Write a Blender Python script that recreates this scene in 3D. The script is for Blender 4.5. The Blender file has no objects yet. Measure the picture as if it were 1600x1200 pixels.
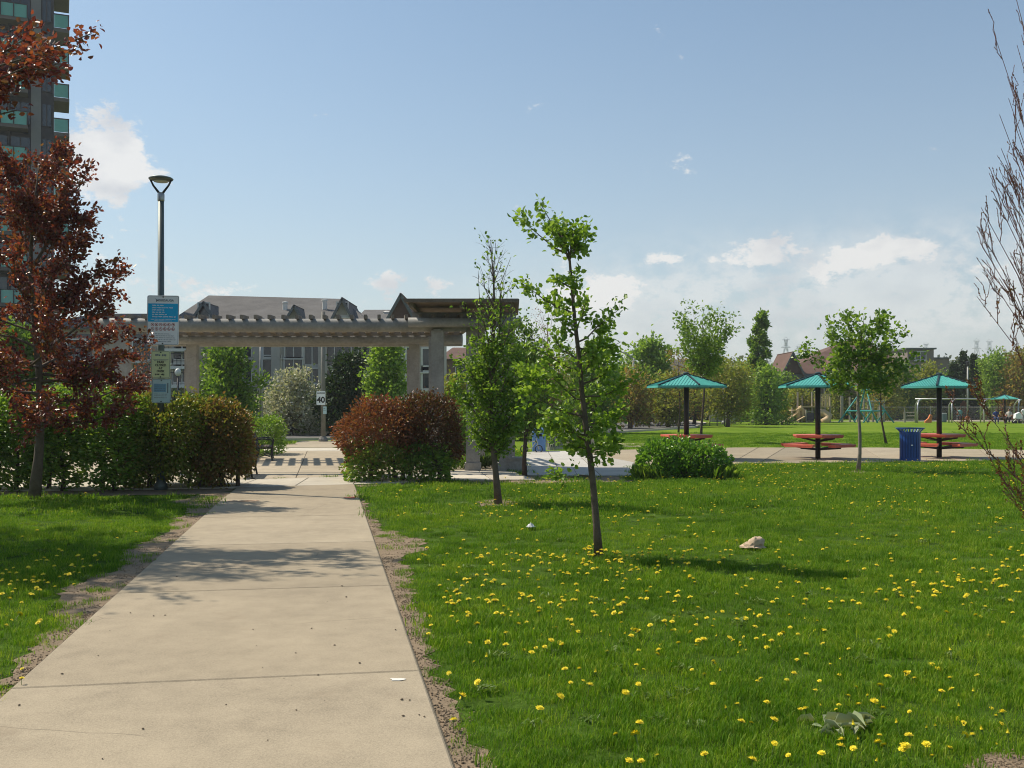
import bpy, math, random
import numpy as np
from mathutils import Vector, Matrix
# ------------------------------------------------------------------ camera, world, sun, exposure
S = bpy.context.scene
COL = S.collection
EYE, F, HZ = 1.65, 1600.0, 633.0          # eye height (m), focal length and horizon row of the photograph (px)
cam = bpy.data.cameras.new('camera'); cam_o = bpy.data.objects.new('camera', cam); COL.objects.link(cam_o)
cam.sensor_width = 36; cam.lens = 36; cam.shift_y = (HZ - 600) / 1600; cam.clip_start = .1; cam.clip_end = 6000
cam_o.location = (0, 0, EYE); cam_o.rotation_euler = (math.pi / 2, 0, 0); S.camera = cam_o
SUN_EL, SUN_AZ = math.radians(52), math.radians(-62)          # azimuth from +Y towards +X
SDIR = Vector((math.cos(SUN_EL) * math.sin(SUN_AZ), math.cos(SUN_EL) * math.cos(SUN_AZ), math.sin(SUN_EL)))
sun = bpy.data.lights.new('sun', 'SUN'); sun.energy = 5.0; sun.angle = math.radians(.55); sun.color = (1, .91, .77)
sun_o = bpy.data.objects.new('sun', sun); COL.objects.link(sun_o); sun_o.rotation_euler = SDIR.to_track_quat('Z', 'Y').to_euler()
S.view_settings.view_transform = 'Standard'; S.view_settings.look = 'None'; S.view_settings.gamma = 1
S.view_settings.exposure = 0.12; S.cycles.filter_width = 1.05; S.view_settings.use_curve_mapping = False
world = bpy.data.worlds.new('World'); S.world = world; world.use_nodes = True
class NT:                                                     # small helper to wire node trees
    def __init__(s, tree): s.t = tree; tree.nodes.clear()
    def n(s, typ, **kw):
        nd = s.t.nodes.new(typ)
        for k, v in kw.items(): setattr(nd, k, v)
        return nd
    def l(s, a, b): s.t.links.new(a, b)
    def put(s, sock, v):
        if isinstance(v, bpy.types.NodeSocket): s.l(v, sock)
        else: sock.default_value = v
    def m(s, op, a, b=None, c=None, clamp=False):
        nd = s.n('ShaderNodeMath', operation=op, use_clamp=clamp); s.put(nd.inputs[0], a)
        if b is not None: s.put(nd.inputs[1], b)
        if c is not None: s.put(nd.inputs[2], c)
        return nd.outputs[0]
    def noise(s, vec, scale, detail=3, rough=.55, dim='3D'):
        nd = s.n('ShaderNodeTexNoise', noise_dimensions=dim)
        if vec is not None: s.l(vec, nd.inputs['Vector'])
        nd.inputs['Scale'].default_value = scale; nd.inputs['Detail'].default_value = detail; nd.inputs['Roughness'].default_value = rough
        return nd.outputs['Fac']
    def ramp(s, fac, stops, interp='LINEAR'):
        nd = s.n('ShaderNodeValToRGB'); cr = nd.color_ramp; cr.interpolation = interp
        while len(cr.elements) < len(stops): cr.elements.new(.5)
        for e, (p, c) in zip(cr.elements, stops): e.position = p; e.color = (*c[:3], 1) if hasattr(c, '__len__') else (c, c, c, 1)
        s.l(fac, nd.inputs[0]); return nd.outputs[0]
    def mix(s, f, a, b, mode='MIX'):
        nd = s.n('ShaderNodeMix', data_type='RGBA', blend_type=mode); s.put(nd.inputs[0], f)
        for i, v in ((6, a), (7, b)): s.put(nd.inputs[i], v if isinstance(v, bpy.types.NodeSocket) else (*v[:3], 1))
        return nd.outputs[2]
    def sstep(s, v, lo, hi):
        nd = s.n('ShaderNodeMapRange', interpolation_type='SMOOTHSTEP'); s.l(v, nd.inputs[0])
        nd.inputs[1].default_value = lo; nd.inputs[2].default_value = hi; return nd.outputs[0]
def build_sky():
    w = NT(world.node_tree)
    sky = w.n('ShaderNodeTexSky', sky_type='NISHITA'); sky.sun_disc = False
    sky.sun_elevation = SUN_EL; sky.sun_rotation = SUN_AZ % (2 * math.pi); sky.altitude = 100
    sky.air_density = 1.0; sky.dust_density = 1.2; sky.ozone_density = 1.6
    tc = w.n('ShaderNodeTexCoord'); d = tc.outputs['Generated']
    sp = w.n('ShaderNodeSeparateXYZ'); w.l(d, sp.inputs[0])
    az = w.m('ARCTAN2', sp.outputs[0], sp.outputs[1]); el = w.m('ARCSINE', sp.outputs[2])
    mp = w.n('ShaderNodeMapping'); w.l(d, mp.inputs[0]); mp.inputs['Scale'].default_value = (1, 1, 1.7)
    v = mp.outputs[0]
    nz = w.m('ADD', w.m('MULTIPLY', w.noise(v, 9, 8, .62), .5), w.m('MULTIPLY', w.noise(v, 36, 8, .68), .5))
    tot = None
    for (px, py, rx, ry, a) in CLOUDS:
        a0 = math.atan((px - 800) / F); e0 = math.atan((HZ - py) / F * math.cos(a0))
        q = w.m('ADD', w.m('POWER', w.m('MULTIPLY', w.m('SUBTRACT', az, a0), F / rx), 2), w.m('POWER', w.m('MULTIPLY', w.m('SUBTRACT', el, e0), F / ry), 2))
        g = w.m('MULTIPLY', w.m('EXPONENT', w.m('MULTIPLY', q, -1)), a)
        tot = g if tot is None else w.m('ADD', tot, g)
    # loose clouds low round the whole horizon, the same in every direction
    band = w.m('EXPONENT', w.m('MULTIPLY', w.m('POWER', w.m('DIVIDE', w.m('SUBTRACT', el, .09), .09), 2), -1))
    tot = w.m('ADD', tot, w.m('MULTIPLY', band, .18))
    dens = w.sstep(w.m('ADD', tot, w.m('MULTIPLY', w.m('SUBTRACT', nz, .5), 3.1)), .42, .76)
    # wide thin cloud sheets, low in the sky
    soft = None
    for (px, py, rx, ry, a) in SHEETS:
        a0 = math.atan((px - 800) / F); e0 = math.atan((HZ - py) / F * math.cos(a0))
        q = w.m('ADD', w.m('POWER', w.m('MULTIPLY', w.m('SUBTRACT', az, a0), F / rx), 2), w.m('POWER', w.m('MULTIPLY', w.m('SUBTRACT', el, e0), F / ry), 2))
        g = w.m('MULTIPLY', w.m('EXPONENT', w.m('MULTIPLY', q, -1)), a); soft = g if soft is None else w.m('ADD', soft, g)
    soft = w.m('MULTIPLY', soft, w.sstep(nz, .36, .60))
    dens = w.m('MAXIMUM', dens, w.m('MINIMUM', soft, .55))
    shade = w.noise(v, 14, 4, .5)
    cc = w.ramp(shade, [(.32, (.74, .74, .76)), (.52, (1, .975, .94))])
    b1 = w.n('ShaderNodeBackground'); b2 = w.n('ShaderNodeBackground'); mx = w.n('ShaderNodeMixShader'); out = w.n('ShaderNodeOutputWorld')
    # thin milky air that whitens the sky towards the horizon
    veil = w.m('MULTIPLY', w.m('EXPONENT', w.m('MULTIPLY', w.m('ABSOLUTE', el), -5.0)), .8)
    skyc = w.mix(veil, w.mix(1, sky.outputs[0], (.80, .935, .925), 'MULTIPLY'), VEIL)
    w.l(skyc, b1.inputs[0]); b1.inputs[1].default_value = SKY_STRENGTH
    w.l(cc, b2.inputs[0]); b2.inputs[1].default_value = .84
    w.l(w.m('MULTIPLY', dens, .82), mx.inputs[0]); w.l(b1.outputs[0], mx.inputs[1]); w.l(b2.outputs[0], mx.inputs[2]); w.l(mx.outputs[0], out.inputs[0])
SKY_STRENGTH = .127
VEIL = (4.75, 4.85, 4.9)
CLOUDS = [(160, 235, 72, 58, 1.15), (125, 285, 62, 34, .6), (330, 452, 90, 24, .55), (600, 445, 38, 22, .6), (682, 440, 22, 14, .5), (1065, 258, 40, 24, .46), (1018, 262, 16, 22, .36),
          (1038, 404, 60, 16, .65), (1190, 400, 50, 24, .85), (1300, 425, 44, 18, .6), (1350, 398, 40, 20, .62), (1425, 388, 52, 24, .8), (1535, 418, 44, 17, .6), (1240, 450, 60, 14, .4), (950, 455, 60, 26, .4), (930, 460, 120, 30, .3)]
SHEETS = [(1300, 465, 340, 72, .9), (960, 500, 170, 60, .6), (1480, 430, 170, 60, .6), (-400, 460, 300, 60, .6), (2300, 470, 300, 60, .7)]
build_sky()
# ------------------------------------------------------------------ helpers
R = math.radians
def lin(r, g, b): return tuple((c / 255 / 12.92) if c <= 10 else ((c / 255 + .055) / 1.055) ** 2.4 for c in (r, g, b))
def G(px, py, z=0): d = (EYE - z) * F / (py - HZ); return ((px - 800) * d / F, d)
def W(px, py, d): return ((px - 800) * d / F, d, EYE + (HZ - py) * d / F)
def X(px, d): return (px - 800) * d / F
def Z(py, d): return EYE + (HZ - py) * d / F
MATS = {}
def mat(name, col, rough=.75, var=.18, scale=6., bump=0., metal=0., spec=.3, detail=4, alt=None, bscale=None):
    if name in MATS: return MATS[name]
    m = bpy.data.materials.new(name); m.use_nodes = True; t = NT(m.node_tree); MATS[name] = m
    p = t.n('ShaderNodeBsdfPrincipled'); o = t.n('ShaderNodeOutputMaterial'); t.l(p.outputs[0], o.inputs[0])
    tc = t.n('ShaderNodeTexCoord').outputs['Object']
    n1 = t.noise(tc, scale, detail, .6); n2 = t.noise(tc, scale * 7.3, 2, .6)
    f = t.m('ADD', t.m('MULTIPLY', n1, .65), t.m('MULTIPLY', n2, .35))
    a = tuple(c * (1 - var) for c in col); b = alt or tuple(min(1, c * (1 + var)) for c in col)
    t.l(t.ramp(f, [(.32, a), (.68, b)]), p.inputs['Base Color'])
    p.inputs['Roughness'].default_value = rough; p.inputs['Metallic'].default_value = metal; p.inputs['Specular IOR Level'].default_value = spec
    if bump:
        bn = t.n('ShaderNodeBump'); bn.inputs['Strength'].default_value = bump; bn.inputs['Distance'].default_value = .02
        t.l(t.noise(tc, bscale or scale * 9, 4, .65), bn.inputs['Height']); t.l(bn.outputs[0], p.inputs['Normal'])
    return m
def leafmat(name, cols, trans=.34, rough=.5, spec=.35):
    if name in MATS: return MATS[name]
    m = bpy.data.materials.new(name); m.use_nodes = True; t = NT(m.node_tree); MATS[name] = m
    g = t.n('ShaderNodeNewGeometry'); oi = t.n('ShaderNodeObjectInfo')
    f = t.m('FRACT', t.m('ADD', g.outputs['Random Per Island'], oi.outputs['Random']))
    k = len(cols) - 1
    c = t.ramp(f, [(i / k, c) for i, c in enumerate(cols)])
    p = t.n('ShaderNodeBsdfPrincipled'); p.inputs['Roughness'].default_value = rough; p.inputs['Specular IOR Level'].default_value = spec
    tr = t.n('ShaderNodeBsdfTranslucent'); mx = t.n('ShaderNodeMixShader'); o = t.n('ShaderNodeOutputMaterial')
    t.l(c, p.inputs['Base Color']); t.l(t.mix(1, c, (1.35, 1.3, .7), 'MULTIPLY'), tr.inputs[0])
    mx.inputs[0].default_value = trans; t.l(p.outputs[0], mx.inputs[1]); t.l(tr.outputs[0], mx.inputs[2]); t.l(mx.outputs[0], o.inputs[0])
    return m
def glass(name, col, rough=.06, spec=.6):
    return mat(name, col, rough, .06, .4, spec=spec)
class MB:                                                     # collects shapes into one mesh
    def __init__(s): s.v = []; s.f = []; s.mi = []; s.cur = 0
    def add(s, vs, fs):
        k = len(s.v); s.v += [tuple(v) for v in vs]; s.f += [tuple(i + k for i in f) for f in fs]; s.mi += [s.cur] * len(fs); return s
    def box(s, c, sz, rz=0, M=None):
        x, y, z = (q / 2 for q in sz); vs = [Vector((i * x, j * y, k * z)) for k in (-1, 1) for j in (-1, 1) for i in (-1, 1)]
        if M is not None: vs = [M @ v for v in vs]
        elif rz: vs = [Matrix.Rotation(rz, 3, 'Z') @ v for v in vs]
        vs = [v + Vector(c) for v in vs]
        return s.add(vs, [(0, 2, 3, 1), (4, 5, 7, 6), (0, 1, 5, 4), (2, 6, 7, 3), (0, 4, 6, 2), (1, 3, 7, 5)])
    def bb(s, x0, x1, y0, y1, z0, z1): return s.box(((x0 + x1) / 2, (y0 + y1) / 2, (z0 + z1) / 2), (x1 - x0, y1 - y0, z1 - z0))
    def beam(s, a, b, w, h):
        a, b = Vector(a), Vector(b); d = b - a; q = d.to_track_quat('Y', 'Z').to_matrix()
        return s.box((a + b) / 2, (w, d.length, h), M=q)
    def tube(s, pts, rad, n=6, cap=True):
        pts = [Vector(p) for p in pts]; m = len(pts); rad = [rad] * m if not hasattr(rad, '__len__') else rad
        vs, fs = [], []; ref = None
        for i, p in enumerate(pts):
            t = (pts[min(i + 1, m - 1)] - pts[max(i - 1, 0)]).normalized()
            if ref is None: ref = t.orthogonal().normalized()
            ref = (ref - t * ref.dot(t)); ref = ref.normalized() if ref.length > 1e-6 else t.orthogonal().normalized()
            b = t.cross(ref)
            for k in range(n):
                a = 2 * math.pi * k / n; vs.append(p + (ref * math.cos(a) + b * math.sin(a)) * rad[i])
        for i in range(m - 1):
            for k in range(n): fs.append((i * n + k, i * n + (k + 1) % n, (i + 1) * n + (k + 1) % n, (i + 1) * n + k))
        if cap: fs.append(tuple(range(n))[::-1]); fs.append(tuple(range((m - 1) * n, m * n)))
        return s.add(vs, fs)
    def lathe(s, prof, c=(0, 0, 0), n=16, cap=True):
        vs = [(c[0] + r * math.cos(2 * math.pi * k / n), c[1] + r * math.sin(2 * math.pi * k / n), c[2] + z) for r, z in prof for k in range(n)]
        fs = [(i * n + k, i * n + (k + 1) % n, (i + 1) * n + (k + 1) % n, (i + 1) * n + k) for i in range(len(prof) - 1) for k in range(n)]
        if cap: fs += [tuple(range(n))[::-1], tuple(range((len(prof) - 1) * n, len(prof) * n))]
        return s.add(vs, fs)
    def prism(s, poly, z0, z1):
        n = len(poly); vs = [(x, y, z0) for x, y in poly] + [(x, y, z1) for x, y in poly]
        if sum(poly[i][0] * poly[(i + 1) % n][1] - poly[(i + 1) % n][0] * poly[i][1] for i in range(n)) < 0:
            return s.prism(poly[::-1], z0, z1)
        return s.add(vs, [tuple(range(n))[::-1], tuple(range(n, 2 * n))] + [(i, (i + 1) % n, n + (i + 1) % n, n + i) for i in range(n)])
    def poly(s, pts): return s.add(pts, [tuple(range(len(pts)))])
    def slab3(s, pts, th):                                     # a flat polygon given thickness along its normal (downwards)
        p = [Vector(q) for q in pts]; nrm = (p[1] - p[0]).cross(p[2] - p[0]).normalized()
        if nrm.z < 0: p = p[::-1]; nrm = -nrm
        n = len(p); q = [v - nrm * th for v in p]
        return s.add(p + q, [tuple(range(n)), tuple(range(n, 2 * n))[::-1]] + [(i, n + i, n + (i + 1) % n, (i + 1) % n) for i in range(n)])
    def mesh(s, name, mats, smooth=False):
        me = bpy.data.meshes.new(name); me.from_pydata(s.v, [], s.f)
        for m in (mats if isinstance(mats, (list, tuple)) else [mats]): me.materials.append(m)
        if any(s.mi): me.polygons.foreach_set('material_index', s.mi)
        if smooth: me.polygons.foreach_set('use_smooth', [True] * len(s.f))
        me.update(); return me
    def build(s, name, mats, parent=None, smooth=False, loc=None): return obj(name, s.mesh(name, mats, smooth), parent, loc)
def obj(name, me, parent=None, loc=None):
    o = bpy.data.objects.new(name, me); COL.objects.link(o)
    if parent: o.parent = parent
    if loc: o.location = loc
    return o
def tag(o, label=None, cat=None, group=None, kind=None):
    for k, v in (('label', label), ('category', cat), ('group', group), ('kind', kind)):
        if v: o[k] = v
    return o
def thing(name, loc, label, cat, group=None, rz=0):
    o = bpy.data.objects.new(name, None); o.empty_display_size = .2; COL.objects.link(o); o.location = (*loc, 0)[:3]; o.rotation_euler.z = rz
    return tag(o, label, cat, group)
def dup(root, loc, rz=0, label=None):
    r = root.copy(); COL.objects.link(r); r.location = (*loc, 0)[:3]; r.rotation_euler.z = rz
    if label: r['label'] = label
    for ch in list(root.children):
        c = ch.copy(); COL.objects.link(c); c.parent = r
        for g in list(ch.children): d = g.copy(); COL.objects.link(d); d.parent = c
    return r
def struct(o, label=None): return tag(o, label, kind='structure')
TEXTS = []
def text(body, size, loc, m, parent, name='lettering', rot=(math.pi / 2, 0, 0), ext=.0015, bold=0):
    c = bpy.data.curves.new('font', 'FONT'); c.body = body; c.size = size; c.align_x = 'CENTER'; c.align_y = 'CENTER'; c.extrude = ext; c.offset = bold; c.materials.append(m)
    t = bpy.data.objects.new('font', c); COL.objects.link(t); TEXTS.append((t, name, parent, loc, rot, m))
def finish_text():
    dg = bpy.context.evaluated_depsgraph_get()
    for t, name, parent, loc, rot, m in TEXTS:
        me = bpy.data.meshes.new_from_object(t.evaluated_get(dg)); me.name = name; me.materials.clear(); me.materials.append(m); o = obj(name, me, parent, loc); o.rotation_euler = rot
    for t, *_ in TEXTS: c = t.data; bpy.data.objects.remove(t); bpy.data.curves.remove(c)
# numpy mesh of many leaves
def leaf_arrays(pos, axis, nrm, size, wid=.62, fold=.18, six=True):
    pos, axis, nrm = (np.asarray(a, float) for a in (pos, axis, nrm)); size = np.asarray(size, float)[:, None]
    axis = axis / np.linalg.norm(axis, axis=1)[:, None]; side = np.cross(axis, nrm); side /= (np.linalg.norm(side, axis=1)[:, None] + 1e-9); up = np.cross(side, axis)
    w = wid / 2
    if six: pr = [(0, 0, 0), (.28, w, fold * .8), (.68, w * .85, fold * .5), (1, 0, -fold * .5), (.68, -w * .85, fold * .5), (.28, -w, fold * .8)]; fc = [(0, 3, 2, 1), (0, 5, 4, 3)]
    else: pr = [(0, 0, 0), (.45, w, fold * .6), (1, 0, -fold * .4), (.45, -w, fold * .6)]; fc = [(0, 2, 1), (0, 3, 2)]
    V = np.stack([pos + size * (axis * a + side * b + up * c) for a, b, c in pr], 1)
    n, k = V.shape[:2]; Fc = (np.array(fc)[None] + (np.arange(n) * k)[:, None, None]).reshape(-1, len(fc[0]))
    return V.reshape(-1, 3), Fc
def np_mesh(name, V, Fc, mats, mi=None, smooth=False):
    me = bpy.data.meshes.new(name); nf, k = Fc.shape
    me.vertices.add(len(V)); me.vertices.foreach_set('co', V.astype(np.float32).ravel())
    me.loops.add(nf * k); me.loops.foreach_set('vertex_index', Fc.astype(np.int32).ravel())
    me.polygons.add(nf); me.polygons.foreach_set('loop_start', np.arange(0, nf * k, k, dtype=np.int32))
    for m in (mats if isinstance(mats, (list, tuple)) else [mats]): me.materials.append(m)
    if mi is not None: me.polygons.foreach_set('material_index', mi.astype(np.int32))
    me.update(calc_edges=True); me.validate(); return me
def rdir(rng, n): v = rng.normal(size=(n, 3)); return v / np.linalg.norm(v, axis=1)[:, None]
def leaves(name, pos, out, size, m, parent, rng, six=False, wid=.62, upb=.5, droop=-.15, jit=.8):
    n = len(pos); ax = np.asarray(out) + rdir(rng, n) * jit; ax[:, 2] += droop
    nr = rdir(rng, n); nr[:, 2] += upb
    V, Fc = leaf_arrays(pos, ax, nr, size * rng.uniform(.65, 1.2, n), wid, six=six)
    return obj(name, np_mesh(name, V, Fc, m), parent)
def inpoly(x, y, poly):
    r = np.zeros(len(x), bool); n = len(poly)
    for i in range(n):
        (x0, y0), (x1, y1) = poly[i], poly[(i + 1) % n]
        c = ((y0 > y) != (y1 > y)) & (x < (x1 - x0) * (y - y0) / ((y1 - y0) or 1e-9) + x0); r ^= c
    return r
# ------------------------------------------------------------------ ground, paving, road
random.seed(4)
GRASS_COLS = [(.072, .165, .007), (.13, .265, .011), (.185, .32, .02), (.30, .37, .06)]
def ground_mat():
    m = bpy.data.materials.new('lawn_ground'); m.use_nodes = True; t = NT(m.node_tree)
    tc = t.n('ShaderNodeTexCoord').outputs['Object']
    n1 = t.noise(tc, .22, 4, .6); n2 = t.noise(tc, 2.1, 5, .65); n3 = t.noise(tc, 26, 3, .7)
    f = t.m('ADD', t.m('ADD', t.m('MULTIPLY', n1, .35), t.m('MULTIPLY', n2, .35)), t.m('MULTIPLY', n3, .3))
    c = t.ramp(f, [(.34, (.05, .10, .009)), (.45, (.11, .19, .014)), (.56, (.18, .255, .025)), (.66, (.27, .285, .05))])
    p = t.n('ShaderNodeBsdfPrincipled'); o = t.n('ShaderNodeOutputMaterial'); t.l(c, p.inputs['Base Color']); p.inputs['Roughness'].default_value = .95; p.inputs['Specular IOR Level'].default_value = .03
    b = t.n('ShaderNodeBump'); b.inputs['Strength'].default_value = .8; b.inputs['Distance'].default_value = .05; t.l(t.noise(tc, 34, 4, .7), b.inputs['Height']); t.l(b.outputs[0], p.inputs['Normal'])
    t.l(p.outputs[0], o.inputs[0]); return m
def conc_mat(name, col, warm=.1, pits=.5):
    m = bpy.data.materials.new(name); m.use_nodes = True; t = NT(m.node_tree)
    tc = t.n('ShaderNodeTexCoord').outputs['Object']; oi = t.n('ShaderNodeObjectInfo')
    off = t.n('ShaderNodeVectorMath', operation='ADD'); t.l(tc, off.inputs[0]); t.l(oi.outputs['Location'], off.inputs[1]); v = off.outputs[0]
    n1 = t.noise(v, .8, 5, .62); n2 = t.noise(v, 5, 4, .6); n3 = t.noise(v, 90, 3, .7); n4 = t.noise(v, 260, 2, .6)
    f = t.m('ADD', t.m('ADD', t.m('MULTIPLY', n1, .24), t.m('MULTIPLY', n2, .16)), t.m('ADD', t.m('MULTIPLY', n3, .34), t.m('MULTIPLY', n4, .26)))
    dk = tuple(c * (.58) for c in col); lt = tuple(min(1, c * 1.28) for c in col)
    c = t.ramp(f, [(.36, dk), (.5, col), (.64, lt)])
    vo = t.n('ShaderNodeTexVoronoi'); t.l(v, vo.inputs['Vector']); vo.inputs['Scale'].default_value = 36
    spot = t.m('MULTIPLY', t.m('LESS_THAN', vo.outputs['Distance'], .16), t.sstep(t.noise(v, 11, 3), .5, .68))
    c = t.mix(t.m('MULTIPLY', spot, pits), c, tuple(q * .5 for q in col))
    stain = t.sstep(t.noise(v, 1.7, 6, .7), .56, .8)
    vc = t.n('ShaderNodeTexVoronoi', feature='DISTANCE_TO_EDGE'); t.l(t.mix(.12, v, t.n('ShaderNodeTexNoise').outputs['Color']), vc.inputs['Vector']); vc.inputs['Scale'].default_value = .55
    crack = t.m('MULTIPLY', t.m('LESS_THAN', vc.outputs['Distance'], .002), t.sstep(t.noise(v, .5, 2), .58, .61))
    c = t.mix(t.m('MULTIPLY', crack, .4), c, tuple(q * .3 for q in col)); c = t.mix(1, c, t.ramp(oi.outputs['Random'], [(0, (.80, .80, .79)), (.5, (1, .98, .95)), (1, (1.14, 1.14, 1.14))]), 'MULTIPLY')
    c = t.mix(t.m('MULTIPLY', stain, .5), c, (col[0] * .62, col[1] * .55, col[2] * .5))
    p = t.n('ShaderNodeBsdfPrincipled'); o = t.n('ShaderNodeOutputMaterial'); t.l(c, p.inputs['Base Color']); p.inputs['Roughness'].default_value = .88; p.inputs['Specular IOR Level'].default_value = .25
    b = t.n('ShaderNodeBump'); b.inputs['Strength'].default_value = .35; b.inputs['Distance'].default_value = .006; t.l(t.m('ADD', n3, n4), b.inputs['Height']); t.l(b.outputs[0], p.inputs['Normal'])
    t.l(p.outputs[0], o.inputs[0]); return m
M_GROUND = ground_mat()
M_PATH = conc_mat('path_concrete', (.33, .276, .195)); M_BAND = conc_mat('pale_concrete', (.50, .455, .37), pits=.2); M_PLAZA = conc_mat('plaza_concrete', (.39, .33, .24), pits=.3); M_WHITE = conc_mat('white_concrete', (.44, .425, .385), pits=.2)
M_SOIL = mat('bare_soil', (.25, .185, .118), .95, .24, 7, .9, bscale=60); M_ASPH = mat('asphalt', (.115, .11, .105), .9, .2, 3, .3)
g = MB(); g.poly([(-900, -60, 0), (900, -60, 0), (900, 2500, 0), (-900, 2500, 0)]); struct(g.build('lawn', M_GROUND))
M_THATCH = mat('lawn_thatch', (.05, .10, .012), .95, .5, 3, .9, bscale=40, alt=(.085, .15, .02), spec=.03)
g = MB(); g.poly([(-40, -20, .0025), (60, -20, .0025), (60, 36, .0025), (-40, 36, .0025)]); struct(g.build('lawn', M_THATCH))
# path frame: u across, v along; slabs about 3 m long
def PL(y): return -2.857 - .181 * (y - 5.714)
def PR(y): return -.262 - .181 * (y - 4.656)
PE = [(PL(-4), -4), (PR(-4), -4)]
def slab(name, quad, z0, z1, m, parent, gap=.009, bev=.010):
    """one paving slab: quad (x, y) corners, shrunk by a joint, with a worn edge"""
    c = [Vector((x, y)) for x, y in quad]; n = len(c); ctr = sum(c, Vector((0, 0))) / n
    def inset(d):
        out = []
        for i in range(n):
            a, b, e = c[i - 1], c[i], c[(i + 1) % n]; d1 = (b - a).normalized(); d2 = (e - b).normalized()
            n1 = Vector((-d1.y, d1.x)); n2 = Vector((-d2.y, d2.x))
            if n1.dot(ctr - b) < 0: n1 = -n1
            if n2.dot(ctr - b) < 0: n2 = -n2
            k = (n1 + n2); k /= max(.3, 1 + n1.dot(n2)); out.append(b + k * d)
        return out
    a, b = inset(gap), inset(gap + bev); mb = MB()
    vs = [(*p, z0) for p in a] + [(*p, z1 - bev * .6) for p in a] + [(*p, z1) for p in b]
    fs = [tuple(range(2 * n, 3 * n))] + [(k * n + i, k * n + (i + 1) % n, (k + 1) * n + (i + 1) % n, (k + 1) * n + i) for k in (0, 1) for i in range(n)]
    o = Vector((ctr.x, ctr.y, 0)); mb.add([Vector(v) - o for v in vs], fs)
    return mb.build(name, m, parent, loc=o)
def rows(path, bed_name, label, A, B, breaks, z, m, bedm=None):
    """slabs between two edge lines A and B (lists of points), cut at the fractions in breaks"""
    def at(Lp, s):
        s = s * (len(Lp) - 1); i = min(int(s), len(Lp) - 2); f = s - i
        return (Lp[i][0] * (1 - f) + Lp[i + 1][0] * f, Lp[i][1] * (1 - f) + Lp[i + 1][1] * f)
    mb = MB(); k = 24
    for i in range(k):
        q = [at(A, i / k), at(A, (i + 1) / k), at(B, (i + 1) / k), at(B, i / k)]; mb.poly([(*p, z - .012) for p in q])
    bed = struct(mb.build(bed_name, bedm or M_JOINT), label)
    for i in range(len(breaks) - 1):
        a, b = breaks[i], breaks[i + 1]; mid = [k / (len(A) - 1) for k in range(len(A)) if a + 1e-6 < k / (len(A) - 1) < b - 1e-6]
        q = [at(A, a)] + [at(A, s) for s in mid] + [at(A, b), at(B, b)] + [at(B, s) for s in mid[::-1]] + [at(B, a)]
        slab('slab', q, z - .05, z + random.uniform(-.0012, .0012), m, bed)
    return bed
M_JOINT = mat('joint_dirt', (.10, .085, .06), .95, .3, 20)
joints = [-3.0] + [6.08 + 2.97 * k for k in range(-2, 5)] + [20.2]
ja = [(PL(v), v + (PL(v) + 1.55) * .0) for v in joints]
# joints run square to the path (a little nearer on the right)
A = [(PL(v - .2), v - .2) for v in joints]; B = [(PR(v + .2), v + .2) for v in joints]
A[-1] = G(371, 762.5); B[-1] = G(554, 758.5)
rows(None, 'footpath', None, A, B, [k / (len(A) - 1) for k in range(len(A))], .025, M_PATH)
BANDF = [(-26, 20.9), (-14, 19.6), (-9, 19.55), G(367, 763.5), G(552, 758.6), G(640, 755), G(700, 752), G(837, 751)]
BANDB = [(-26, 22.9), (-14, 22.0), (-9.3, 21.9), G(401, 750.6), G(560, 745.6), G(640, 741), G(700, 738), G(792, 735)]
rows(None, 'pale_pavement', None, BANDF, BANDB, [k / 14 for k in range(15)], .03, M_BAND)
PF = [(-26, 22.91), (-14, 22.01), (-9.3, 21.91), (G(401, 750.6)[0], G(401, 750.6)[1] + .01), (G(560, 745.6)[0], G(560, 745.6)[1] + .01), (G(700, 738)[0], G(700, 738)[1] + .01), (G(818, 735)[0], G(818, 735)[1])]
_f = sorted(PF); PF = [(x, float(np.interp(x, [p[0] for p in _f], [p[1] for p in _f]))) for x in (-26, -19, -14, -10.6, -7.9, -4.82, -2.4, -.6, .28)]
PB = [(x - .181 * (36.5 - y), 36.5) for x, y in PF]
rows(None, 'plaza', None, PF, PB, [i / 8 for i in range(9)], .022, M_PLAZA)
rows(None, 'plaza_edge_strip', None, [(-34, 36.62), (-14, 36.52), (-2, 36.52)], [(-34, 39.6), (-14, 39.4), (0, 38.2)], [0, .2, .4, .6, .8, 1], .026, M_BAND)
WF = [G(819, 744), G(880, 745), G(940, 745), G(987, 745)]; WB = [G(819, 708), G(856, 706), G(898, 706), G(991, 724)]
rows(None, 'white_plaza', None, WF, WB, [0, .33, .66, 1], .034, M_WHITE)
KF = [G(991, 729), G(1100, 727.5), G(1200, 725), G(1440, 722), G(1600, 719), G(1800, 717), G(2100, 714)]; KB = [G(900, 705), G(1150, 700), G(1240, 700), G(1380, 700), G(1600, 704), G(1800, 705), G(2100, 705)]
rows(None, 'picnic_walkway', None, KF, KB, [k / 13 for k in range(14)], .02, M_PATH)
rows(None, 'side_footpath', None, [G(880, 698.5), G(960, 698), G(1060, 699.4)], [G(880, 692), G(960, 692.5), G(1060, 694)], [0, .25, .5, .75, 1], .016, M_PLAZA)
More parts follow.
